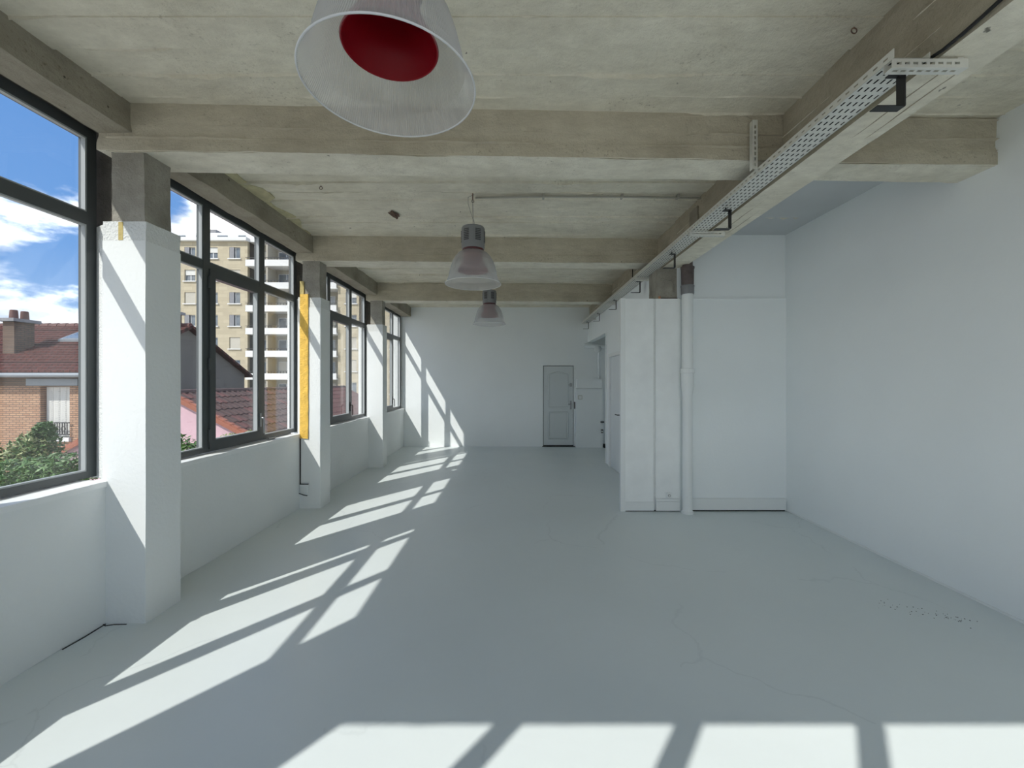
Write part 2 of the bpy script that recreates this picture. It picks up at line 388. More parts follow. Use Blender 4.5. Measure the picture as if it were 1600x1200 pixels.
# ------------------------------------------------------------ mesh building helpers
class MB:
    def __init__(s):
        s.v = []; s.f = []
    def add(s, vs, fs):
        o = len(s.v); s.v += [tuple(p) for p in vs]; s.f += [tuple(i + o for i in f) for f in fs]
        return s
    def box(s, x0, x1, y0, y1, z0, z1):
        vs = [(x0, y0, z0), (x1, y0, z0), (x1, y1, z0), (x0, y1, z0), (x0, y0, z1), (x1, y0, z1), (x1, y1, z1), (x0, y1, z1)]
        return s.add(vs, [(0, 3, 2, 1), (4, 5, 6, 7), (0, 1, 5, 4), (1, 2, 6, 5), (2, 3, 7, 6), (3, 0, 4, 7)])
    def prism(s, poly, z0, z1):
        """plan polygon (counter-clockwise) extruded in z"""
        n = len(poly)
        vs = [(x, y, z0) for x, y in poly] + [(x, y, z1) for x, y in poly]
        fs = [tuple(range(n - 1, -1, -1)), tuple(range(n, 2 * n))]
        fs += [(i, (i + 1) % n, n + (i + 1) % n, n + i) for i in range(n)]
        return s.add(vs, fs)
    def prism_y(s, poly, y0, y1):
        """xz polygon extruded along y"""
        n = len(poly)
        vs = [(x, y0, z) for x, z in poly] + [(x, y1, z) for x, z in poly]
        fs = [tuple(range(n)), tuple(range(2 * n - 1, n - 1, -1))]
        fs += [(i, n + i, n + (i + 1) % n, (i + 1) % n) for i in range(n)]
        return s.add(vs, fs)
    def prism_x(s, poly, x0, x1):
        """yz polygon extruded along x"""
        n = len(poly)
        vs = [(x0, y, z) for y, z in poly] + [(x1, y, z) for y, z in poly]
        fs = [tuple(range(n - 1, -1, -1)), tuple(range(n, 2 * n))]
        fs += [(i, (i + 1) % n, n + (i + 1) % n, n + i) for i in range(n)]
        return s.add(vs, fs)
    def tube(s, pts, r, n=8, cap=True):
        pts = [Vector(p) for p in pts]
        rs = r if isinstance(r, (list, tuple)) else [r] * len(pts)
        rings = []
        up = None
        for i, p in enumerate(pts):
            d = (pts[min(i + 1, len(pts) - 1)] - pts[max(i - 1, 0)]).normalized()
            if up is None:
                up = Vector((0, 0, 1)) if abs(d.z) < 0.9 else Vector((1, 0, 0))
            a = d.cross(up).normalized(); b = d.cross(a).normalized(); up = b.cross(d) if abs(b.cross(d).dot(d)) < .9 else up
            up = a.cross(d)
            rings.append([p + (a * math.cos(2 * math.pi * k / n) + b * math.sin(2 * math.pi * k / n)) * rs[i] for k in range(n)])
        vs = [q for rg in rings for q in rg]
        fs = []
        for i in range(len(rings) - 1):
            for k in range(n):
                fs.append((i * n + k, i * n + (k + 1) % n, (i + 1) * n + (k + 1) % n, (i + 1) * n + k))
        if cap:
            fs.append(tuple(range(n - 1, -1, -1))); fs.append(tuple((len(rings) - 1) * n + k for k in range(n)))
        return s.add(vs, fs)
    def lathe(s, prof, n=32, c=(0, 0, 0), rib=0.0):
        """profile of (radius, z) turned about z; rib makes fine vertical ribs"""
        vs = []; fs = []
        for r, z in prof:
            for k in range(n):
                rr = r + (rib if k % 2 else 0)
                a = 2 * math.pi * k / n
                vs.append((c[0] + rr * math.cos(a), c[1] + rr * math.sin(a), c[2] + z))
        for i in range(len(prof) - 1):
            for k in range(n):
                fs.append((i * n + k, i * n + (k + 1) % n, (i + 1) * n + (k + 1) % n, (i + 1) * n + k))
        return s.add(vs, fs)
    def grid_box(s, xs, ys, zs, disp):
        """box surface on a lattice, every surface vertex moved by disp(x, y, z)"""
        nx, ny, nz = len(xs), len(ys), len(zs)
        idx = {}
        base = len(s.v)
        def vid(i, j, k):
            q = idx.get((i, j, k))
            if q is None:
                q = len(s.v); idx[(i, j, k)] = q
                x, y, z = xs[i], ys[j], zs[k]
                d = disp(x, y, z)
                s.v.append((x + d[0], y + d[1], z + d[2]))
            return q
        for i in range(nx - 1):
            for j in range(ny - 1):
                s.f.append((vid(i, j, 0), vid(i, j + 1, 0), vid(i + 1, j + 1, 0), vid(i + 1, j, 0)))
                s.f.append((vid(i, j, nz - 1), vid(i + 1, j, nz - 1), vid(i + 1, j + 1, nz - 1), vid(i, j + 1, nz - 1)))
        for i in range(nx - 1):
            for k in range(nz - 1):
                s.f.append((vid(i, 0, k), vid(i + 1, 0, k), vid(i + 1, 0, k + 1), vid(i, 0, k + 1)))
                s.f.append((vid(i, ny - 1, k), vid(i, ny - 1, k + 1), vid(i + 1, ny - 1, k + 1), vid(i + 1, ny - 1, k)))
        for j in range(ny - 1):
            for k in range(nz - 1):
                s.f.append((vid(0, j, k), vid(0, j, k + 1), vid(0, j + 1, k + 1), vid(0, j + 1, k)))
                s.f.append((vid(nx - 1, j, k), vid(nx - 1, j + 1, k), vid(nx - 1, j + 1, k + 1), vid(nx - 1, j, k + 1)))
        return s
    def holes(s, us, vs_, openings, fn):
        """cells of the lattice us x vs_ that lie in no opening, each handed to fn(u0,u1,v0,v1)"""
        U = sorted(set(us + [o[0] for o in openings] + [o[1] for o in openings]))
        V = sorted(set(vs_ + [o[2] for o in openings] + [o[3] for o in openings]))
        for a, b in zip(U, U[1:]):
            for c, d in zip(V, V[1:]):
                mu, mv = (a + b) / 2, (c + d) / 2
                if any(o[0] < mu < o[1] and o[2] < mv < o[3] for o in openings):
                    continue
                fn(a, b, c, d)
        return s
    def mesh(s, name, mat, off=(0, 0, 0), smooth=None):
        me = bpy.data.meshes.new(name)
        me.from_pydata([(x - off[0], y - off[1], z - off[2]) for x, y, z in s.v], [], s.f)
        if mat:
            me.materials.append(MATS[mat])
        if smooth is not None:
            me.polygons.foreach_set('use_smooth', [True] * len(me.polygons))
            me.set_sharp_from_angle(angle=math.radians(smooth))
        me.update()
        return me

ORIGIN = {}
def props(o, label=None, cat=None, group=None, kind=None):
    if label: o['label'] = label
    if cat: o['category'] = cat
    if group: o['group'] = group
    if kind: o['kind'] = kind
    return o

def thing(name, loc, label=None, cat=None, group=None, kind=None, parent=None):
    o = bpy.data.objects.new(name, None)
    o.empty_display_size = 0.1
    COL.objects.link(o)
    if parent:
        o.parent = parent
        po = ORIGIN[parent.name]
        o.location = [loc[i] - po[i] for i in range(3)]
    else:
        o.location = loc
    ORIGIN[o.name] = tuple(loc)
    return props(o, label, cat, group, kind)

def build(mb, name, mat, parent=None, label=None, cat=None, group=None, kind=None, smooth=None, under=None):
    """mesh given in world coordinates -> one object, its origin at its own base centre"""
    xs = [p[0] for p in mb.v]; ys = [p[1] for p in mb.v]; zs = [p[2] for p in mb.v]
    off = ((min(xs) + max(xs)) / 2, (min(ys) + max(ys)) / 2, min(zs))
    me = mb.mesh(name, mat, off, smooth)
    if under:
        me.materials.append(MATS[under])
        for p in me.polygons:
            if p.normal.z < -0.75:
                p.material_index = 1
    o = bpy.data.objects.new(name, me)
    COL.objects.link(o)
    if parent:
        o.parent = parent
        po = ORIGIN[parent.name]
        o.location = [off[i] - po[i] for i in range(3)]
    else:
        o.location = off
    ORIGIN[o.name] = off
    return props(o, label, cat, group, kind)

def copy_of(src, parent, loc):
    """copy sharing mesh data; loc in the parent's frame"""
    c = src.copy(); COL.objects.link(c); c.parent = parent; c.location = loc
    po = ORIGIN[parent.name] if parent else (0, 0, 0)
    ORIGIN[c.name] = tuple(po[i] + loc[i] for i in range(3))
    return c

def lin(a, b, step):
    n = max(1, int(round((b - a) / step)))
    return [a + (b - a) * i / n for i in range(n + 1)]

def nz(x, y, z, s, seed=0.0):
    return noise.noise(Vector((x * s + seed, y * s + seed * 1.7, z * s - seed)))

def ridge(mb, p0, p1, nrm, wid, seed, h=0.012, thresh=0.10):
    """ragged fin of grout along a board joint, standing out along nrm"""
    p0, p1, nrm, wid = Vector(p0), Vector(p1), Vector(nrm), Vector(wid)
    n = max(2, int((p1 - p0).length / 0.045))
    vs = []; fs = []
    for i in range(n + 1):
        u = i / n
        c = p0.lerp(p1, u); q = (p1 - p0).length * u
        hh = -0.004 + h * max(0.0, noise.noise(Vector((q * 1.3, seed, 0))) + thresh) * (0.5 + 0.9 * abs(noise.noise(Vector((q * 15, seed, 1)))))
        w = 0.004 + 0.012 * abs(noise.noise(Vector((q * 9, seed, 5))))
        c = c + wid * (0.012 * noise.noise(Vector((q * 3, seed, 9))))
        vs += [c - wid * w - nrm * 0.008, c + nrm * hh, c + wid * w - nrm * 0.008]
    for i in range(n):
        a = 3 * i
        fs += [(a, a + 1, a + 4, a + 3), (a + 1, a + 2, a + 5, a + 4)]
    mb.add(vs, fs)

def rough(amp, fine=0.5, seed=0.0, bands=None):
    def d(x, y, z):
        q = amp * (nz(x, y, z, 2.2, seed) + fine * nz(x, y, z, 13, seed + 3))
        r = amp * (nz(x, y, z, 2.7, seed + 9) + fine * nz(x, y, z, 11, seed + 5))
        t = amp * (nz(x, y, z, 2.4, seed + 19) + fine * nz(x, y, z, 12, seed + 7))
        v = [q, r, t]
        if bands:
            b = bands(x, y, z)
            v = [v[i] + b[i] for i in range(3)]
        return v
    return d

SLAB = 3.43; BEAM = 3.12; MAIN = 3.01; SILL = 0.94
XW = -2.70; XC = -2.435; XR = 3.37; YB = 10.22; YREAR = -0.40

# ============================================================ STRUCTURE
# floor
mb = MB().box(-3.02, 3.55, -0.62, 10.40, -0.15, 0.0)
build(mb, 'floor', 'floor_paint', label='pale grey painted concrete floor of the empty studio', cat='floor', kind='structure')

# ceiling slab: cast on boards 20 cm wide that ran across the room, with fins of grout at the joints
random.seed(5)
mb = MB()
mb.box(-3.02, 3.55, -0.62, 10.40, SLAB + 0.02, SLAB + 0.2)
y = -0.60
while y < 10.36:
    y2 = min(y + random.uniform(0.17, 0.215), 10.38)
    dz = random.uniform(-0.008, 0.008)
    tz = random.uniform(-0.003, 0.003)
    mb.box(-3.0, 3.52, y, y2, SLAB + dz, SLAB + 0.03)
    ridge(mb, (-2.9, y, SLAB + 0.001), (3.4, y, SLAB + 0.001), (0, 0, -1), (0, 1, 0), random.random() * 50, 0.040, 0.22)
    y = y2
build(mb, 'ceiling', 'concrete_slab', label='board-marked bare concrete ceiling slab', cat='ceiling', kind='structure')
# painted patch of slab beyond the long beam on the right
build(MB().box(2.10, XR, 3.14, 5.17, SLAB - 0.012, SLAB + 0.01), 'ceiling', 'paint_greyblue',
      label='grey painted patch of ceiling in the right corner bay', cat='ceiling', kind='structure')

# cross beams: slightly skewed, board bands on the near face
SK = 0.028          # metres of depth gained per metre to the right
def cross_beam(x0, x1, y0, y1, zb, seed, label):
    mb = MB()
    zs = sorted(set(lin(zb, SLAB + 0.02, 0.045)))
    def bands(x, y, z):
        sk = SK * (x - XC)
        by = 0.0
        if y < (y0 + y1) / 2 - 0.05:
            h = (z - zb) / (SLAB - zb)
            by = -0.010 if h < 0.30 else (0.004 if h < 0.55 else -0.004)
        dz = 0.0
        if z < zb + 0.01:
            dz = 0.006 * nz(x, y, 0, 1.1, seed) + 0.010 * max(0, nz(x, y, 0, 6, seed + 2) - 0.25)
        return (0, sk + by, dz)
    mb.grid_box(lin(x0, x1, 0.055), lin(y0, y1, 0.055), zs, rough(0.004, 0.7, seed, bands))
    for h in (0.30, 0.55, 0.97):
        zz = zb + (SLAB - zb) * h
        ridge(mb, (x0 + 0.05, y0 - 0.002 + SK * (x0 - XC), zz), (x1 - 0.02, y0 - 0.002 + SK * (x1 - XC), zz), (0, -1, 0), (0, 0, 1), seed + h * 9, 0.040, 0.25)
    ridge(mb, (x0 + 0.05, y0 + SK * (x0 - XC), zb), (x1 - 0.02, y0 + SK * (x1 - XC), zb), (0, -0.7, -0.7), (0, 0.7, -0.7), seed + 77, 0.035, 0.25)
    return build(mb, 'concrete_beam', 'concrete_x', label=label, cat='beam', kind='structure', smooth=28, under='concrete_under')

cross_beam(-2.74, 1.87, 2.75, 3.03, BEAM, 1.0, 'nearest concrete cross beam between the first window pillar and the long beam')
cross_beam(-2.74, 1.87, 5.24, 5.51, BEAM, 4.0, 'middle concrete cross beam above the pillar with the yellow strip')
cross_beam(-2.74, 1.87, 7.72, 7.98, BEAM - 0.02, 8.0, 'farthest concrete cross beam in front of the end wall')
cross_beam(2.09, XR + 0.02, 2.745, 3.00, BEAM - 0.01, 12.0, 'short concrete cross beam between the long beam and the right wall')
cross_beam(-2.74, 1.87, 0.26, 0.54, BEAM, 15.0, 'concrete cross beam right above the viewer')

# long beam
mb = MB()
def lb(x, y, z):
    dz = 0.006 * nz(0, y, 0, 0.9, 2) if z < MAIN + 0.01 else 0
    bx = 0.0
    if x < 1.9:
        h = z - MAIN
        bx = -0.006 if h < 0.13 else (0.003 if h < 0.27 else -0.002)
    return (bx, 0, dz)
mb.grid_box(lin(1.855, 2.10, 0.06), lin(-0.55, YB + 0.1, 0.07), lin(MAIN, SLAB + 0.02, 0.055), rough(0.0035, 0.6, 33.0, lb))
for h in (0.13, 0.27):
    ridge(mb, (1.853, -0.5, MAIN + h), (1.853, YB, MAIN + h), (-1, 0, 0), (0, 0, 1), 200 + h * 10, 0.035, 0.12)
for xx in (1.95, 2.03):
    ridge(mb, (xx, -0.5, MAIN), (xx, YB, MAIN), (0, 0, -1), (1, 0, 0), 210 + xx, 0.028, 0.10)
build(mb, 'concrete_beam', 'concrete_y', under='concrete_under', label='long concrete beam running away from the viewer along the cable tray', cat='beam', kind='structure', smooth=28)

# spandrel beams above the windows
COLS_Y = [(0.26, 0.55), (2.75, 3.04), (5.24, 5.51), (7.72, 7.98)]
spans = [(-0.5, 0.27), (0.54, 2.77), (2.98, 5.26), (5.48, 7.74), (7.95, YB + 0.05)]
names = ['concrete spandrel beam in the corner beside the viewer', 'concrete spandrel beam above the nearest window showing the brick house',
         'concrete spandrel beam above the second window', 'concrete spandrel beam above the third window', 'concrete spandrel beam above the farthest window']
zbs = [3.37, 3.245, 3.22, 3.205, 3.19]
for i, (a, b) in enumerate(spans):
    mb = MB()
    def bb(x, y, z, i=i):
        return (0.006 * nz(0, y, z, 5, i) if x > -2.6 else 0, 0, 0.012 * nz(x, y, 0, 3.5, i + 4) if z < 3.26 else 0)
    mb.grid_box(lin(-2.74, -2.53, 0.06), lin(a, b, 0.06), lin(zbs[i], SLAB + 0.02, 0.05), rough(0.004, 0.8, 40.0 + i * 7, bb))
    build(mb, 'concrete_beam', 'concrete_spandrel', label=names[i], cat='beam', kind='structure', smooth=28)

# left wall: parapet, piers between the windows, lintel strip above the frames
WIN = [  # frame face x, y start, y end, top, transom low, transom high
    (-2.87, 0.36, 2.86, 3.31, 2.655, 2.740),
    (-2.81, 3.06, 5.38, 3.265, 2.620, 2.697),
    (-2.79, 5.54, 7.84, 3.235, 2.600, 2.680),
    (-2.76, 8.02, 10.16, 3.22, 2.585, 2.660)]
WB = 0.95
mb = MB().grid_box(lin(-2.95, XW, 0.125), lin(YREAR - 0.1, YB + 0.02, 0.12), lin(0, SILL - 0.035, 0.15), rough(0.003, 0.3, 3.0))
wl = build(mb, 'wall_left', 'paint_white', label='white painted parapet wall under the left windows', cat='wall', kind='structure', smooth=40)
ORIGIN_WL = ORIGIN[wl.name]
build(MB().box(-2.935, -2.745, YREAR - 0.1, YB + 0.1, 3.312, SLAB + 0.02), 'lintel', 'concrete_dark', wl)
# filler strips closing the gap above the lower frames
for i, (xf, a, b, zt, t0, t1) in enumerate(WIN):
    if zt < 3.30:
        build(MB().box(xf - 0.06, -2.75, a - 0.05, b + 0.02, zt + 0.002, 3.312), 'lintel_filler', 'concrete_dark', wl)
pier_edges = [(-0.5, 0.36), (2.86, 3.06), (5.38, 5.54), (7.84, 8.02)]
for i, (a, b) in enumerate(pier_edges):
    near = COLS_Y[i][0]
    xf = WIN[max(0, i - 1)][0]
    zt = 2.66 if i else 3.3
    y_in = near + 0.025 if i else -0.5
    mb = MB().prism([(-2.93, a), (xf, a), (XW - 0.005, y_in), (XW - 0.005, b), (-2.93, b)], SILL, zt)
    build(mb, 'window_reveal', 'stucco', wl)
    if i:
        mb = MB().prism([(-2.93, a + 0.03), (-2.74, a + 0.03), (-2.74, b), (-2.93, b)], zt, 3.31)
        build(mb, 'pier_top', 'concrete_dark', wl)
build(MB().box(-3.0, -2.74, 10.165, YB + 0.02, SILL, 3.31), 'window_reveal', 'stucco', wl)
# window sills, one per bay
for i, (xf, a, b, zt, t0, t1) in enumerate(WIN):
    near_end = [2.775, 5.265, 7.745, YB][i]
    start = COLS_Y[i][1] - 0.01
    mb = MB().grid_box(lin(-2.95, XW + 0.012, 0.09), lin(start, near_end, 0.08), [SILL - 0.036, SILL], rough(0.0035, 0.7, 60 + i))
    build(mb, 'sill', 'sill_paint', wl, smooth=40)

# pillars
def pillar(i, label):
    y0, y1 = COLS_Y[i]
    t = thing('pillar', ((XC + XW) / 2, (y0 + y1) / 2, 0), label, 'pillar', None, 'structure')
    mb = MB().grid_box(lin(XW - 0.02, XC, 0.09), lin(y0, y1, 0.1), lin(0, 2.53, 0.12), rough(0.0022, 0.4, 70 + i))
    build(mb, 'painted_shaft', 'paint_white', t, smooth=40)
    mb = MB().grid_box(lin(XW - 0.02, XC - 0.002, 0.05), lin(y0 + 0.004, y1 - 0.002, 0.05), lin(2.52, 2.66, 0.035), rough(0.004, 1.0, 80 + i))
    build(mb, 'stucco_band', 'stucco', t, smooth=40)
    mb = MB().grid_box(lin(-2.665, XC - 0.012, 0.05), lin(y0 + 0.008, y1 - 0.075, 0.05), lin(2.64, BEAM + 0.05, 0.05), rough(0.005, 1.0, 90 + i))
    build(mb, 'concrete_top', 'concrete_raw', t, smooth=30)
    return t
pillar(0, 'white pillar with bare concrete top beside the viewer')
p1 = pillar(1, 'nearest white pillar, beside the window showing the brick house')
p2 = pillar(2, 'white pillar with a yellow strip down its edge')
p3 = pillar(3, 'farthest white pillar before the end wall')
# patches on the pillars
build(MB().box(-2.615, -2.585, 2.7495, 2.756, 2.535, 2.655), 'yellow_patch', 'ochre_paint', p1, 'ochre bare patch in the white stucco')
mb = MB().grid_box(lin(-2.690, -2.588, 0.03), [5.226, 5.245], lin(0.88, 2.70, 0.05), rough(0.004, 1.0, 120))
build(mb, 'yellow_strip', 'yellow_paint', p2, 'peeling yellow strip on the pillar edge', smooth=40)
mb = MB().grid_box(lin(-2.690, -2.645, 0.02), [5.232, 5.245], lin(2.70, 2.86, 0.03), rough(0.006, 1.0, 121))
build(mb, 'yellow_patch', 'ochre_paint', p2)
build(MB().box(-2.697, -2.683, 5.236, 5.246, 0.30, 0.88), 'dark_joint', 'crack', p2)

# back wall with its door opening, and the short return behind the passage
DX0, DX1, DZ = 0.645, 1.490, 2.01
mb = MB()
mb.holes([-3.0, 2.75], [0, SLAB + 0.02], [(DX0, DX1, 0, DZ)], lambda a, b, c, d: mb.box(a, b, YB, YB + 0.14, c, d))
build(mb, 'wall_back', 'paint_wall', label='white painted end wall with the grey door', cat='wall', kind='structure')
# right wall
build(MB().box(XR, XR + 0.14, YREAR - 0.1, 5.35, 0, SLAB + 0.02), 'wall_right', 'paint_wall', label='large plain white wall on the right', cat='wall', kind='structure')
# recess wall, lower part a little proud of the upper one
wr = build(MB().box(2.05, XR + 0.01, 5.15, 5.30, 0, 2.62), 'wall_recess', 'paint_wall', label='white wall behind the drain pipe facing the viewer', cat='wall', kind='structure')
build(MB().box(2.03, XR + 0.01, 5.165, 5.30, 2.62, SLAB + 0.02), 'upper_wall', 'paint_wall', wr)
mb = MB().grid_box(lin(2.06, XR - 0.01, 0.1), [5.138, 5.17], [2.612, 2.63], rough(0.003, 1, 130))
build(mb, 'ledge', 'paint_wall', wr)
bb_ = build(MB().box(2.17, XR - 0.03, 5.118, 5.15, 0.018, 0.125), 'baseboard_recess', 'paint_white', label='white skirting board along the recess wall', cat='skirting', kind='structure')
build(MB().box(2.15, XR - 0.02, 5.110, 5.15, 0.125, 0.158), 'cable_trunk', 'paint_white', bb_)
build(MB().box(2.17, XR - 0.03, 5.128, 5.15, 0.0, 0.018), 'shadow_gap', 'crack', bb_)
# low strip of paint beading at the foot of the right wall
mb = MB().grid_box(lin(XR - 0.008, XR + 0.01, 0.02), lin(YREAR, 5.1, 0.12), [0, 0.018], rough(0.002, 1, 131))
build(mb, 'baseboard_right', 'paint_white', label='thin white bead along the foot of the right wall', cat='skirting', kind='structure')

# concrete column carrying the long beam
mb = MB().grid_box(lin(1.79, 2.05, 0.05), lin(5.185, 5.51, 0.06), lin(2.60, MAIN + 0.02, 0.05), rough(0.004, 1, 140))
cc_ = build(mb, 'concrete_column', 'concrete_raw', label='bare concrete column head beside the dark pipe', cat='pillar', kind='structure', smooth=30)
pts = [(1.83, 5.183, 2.875), (1.90, 5.178, 2.862), (1.96, 5.178, 2.84), (1.985, 5.178, 2.79), (1.985, 5.18, 2.71)]
build(MB().tube(pts, 0.010, 6), 'embedded_pipe', 'concrete_raw', cc_, smooth=60)
build(MB().box(1.80, 2.05, 5.165, 5.19, 2.622, 2.640), 'ragged_edge', 'cast_iron', cc_)
build(MB().tube([(1.806, 5.160, 2.60), (1.806, 5.160, 2.655)], 0.014, 10), 'copper_stub', 'copper', cc_, smooth=60)

# stub partition in front of the side passage
st = thing('wall_partition', (1.68, 5.15, 0), 'white stub partition of two panels left of the drain pipe', 'wall', None, 'structure')
build(MB().box(1.315, 1.372, 5.115, 5.175, 0, 2.625), 'post', 'paint_white', st)
build(MB().grid_box(lin(1.372, 1.722, 0.09), [5.13, 5.17], lin(0.02, 2.62, 0.15), rough(0.002, 0.6, 150)), 'panel', 'paint_worn', st, smooth=40)
build(MB().grid_box(lin(1.748, 2.05, 0.09), [5.128, 5.185], lin(0.02, 2.62, 0.15), rough(0.002, 0.6, 151)), 'panel', 'paint_worn', st, smooth=40)
build(MB().box(1.72, 1.75, 5.140, 5.17, 0.0, 2.62), 'joint', 'stucco', st)
build(MB().box(1.372, 1.722, 5.112, 5.132, 0.012, 0.118), 'skirting', 'paint_white', st)
build(MB().box(1.748, 2.038, 5.106, 5.130, 0.012, 0.122), 'skirting', 'paint_white', st)
build(MB().box(1.742, 2.045, 5.100, 5.130, 0.128, 0.160), 'cable_trunk', 'paint_white', st)
build(MB().box(1.372, 2.04, 5.125, 5.16, 0.0, 0.012), 'shadow_gap', 'crack', st)
so = build(MB().box(1.875, 1.925, 5.088, 5.128, 0.175, 0.235), 'socket', 'paint_white', st)
build(MB().tube([(1.902, 5.090, 0.203), (1.902, 5.083, 0.203)], 0.016, 14), 'socket_ring', 'chrome', so, smooth=60)
build(MB().tube([(1.902, 5.085, 0.203), (1.902, 5.0815, 0.203)], 0.010, 14), 'socket_face', 'paint_white', so, smooth=60)

# side wall with the flush door and the open passage beyond
mb = MB()
ops = [(6.95, 7.85, 0, 2.07), (8.17, YB + 0.2, 0, 2.56)]
mb.holes([5.28, YB], [0, 3.004], ops, lambda a, b, c, d: mb.box(1.81, 1.94, a, b, c, d))
ws = build(mb, 'wall_side', 'paint_wall', label='white side wall with the flush white door under the cable tray', cat='wall', kind='structure')
mb = MB().grid_box(lin(1.795, 1.95, 0.05), lin(8.10, 8.175, 0.04), lin(0, 2.56, 0.08), rough(0.006, 1, 160))
build(mb, 'corner_bead', 'paint_white', ws, smooth=30)
# passage shell
build(MB().box(2.62, 2.75, 8.0, YB + 0.1, 0, 3.0), 'wall_passage', 'paint_wall', label='white wall deep in the side passage', cat='wall', kind='structure')
build(MB().box(1.94, 2.75, 8.02, 8.14, 0, 3.0), 'wall_passage', 'paint_wall', label='near wall of the side passage hidden by the door wall', cat='wall', kind='structure')
build(MB().box(1.94, 2.75, 8.02, YB + 0.1, 2.90, 3.0), 'ceiling', 'concrete_raw', label='low concrete soffit of the side passage', cat='ceiling', kind='structure')

# rear wall with a band of windows (behind the viewer; the sun shines through it)
RW = [(-2.69 + 0.845 * i, -1.93 + 0.845 * i) for i in range(7)]
RTOP = 3.335
mb = MB()
mb.holes([-3.0, XR + 0.1], [0, SLAB + 0.02], [(-2.73, 3.18, WB, RTOP + 0.04)], lambda a, b, c, d: mb.box(a, b, YREAR - 0.14, YREAR, c, d))
build(mb, 'wall_rear', 'paint_wall', label='wall behind the viewer with a band of windows', cat='wall', kind='structure')
w5 = thing('window_5', (0.37, YREAR - 0.07, WB), 'wide dark metal window band behind the viewer', 'window', None, 'structure')
mb = MB()
mb.holes([-2.73, 3.18], [WB, RTOP + 0.04], [(a, b, WB + 0.05, 2.62) for a, b in RW] + [(a, b, 2.70, RTOP) for a, b in RW],
         lambda a, b, c, d: mb.box(a, b, YREAR - 0.11, YREAR - 0.04, c, d))
build(mb, 'frame', 'frame_metal', w5)
for a, b in RW:
    build(MB().box(a - 0.005, b + 0.005, YREAR - 0.08, YREAR - 0.074, WB + 0.045, 2.625), 'pane', 'glass', w5)
    build(MB().box(a - 0.005, b + 0.005, YREAR - 0.08, YREAR - 0.074, 2.695, RTOP + 0.005), 'pane', 'glass', w5)

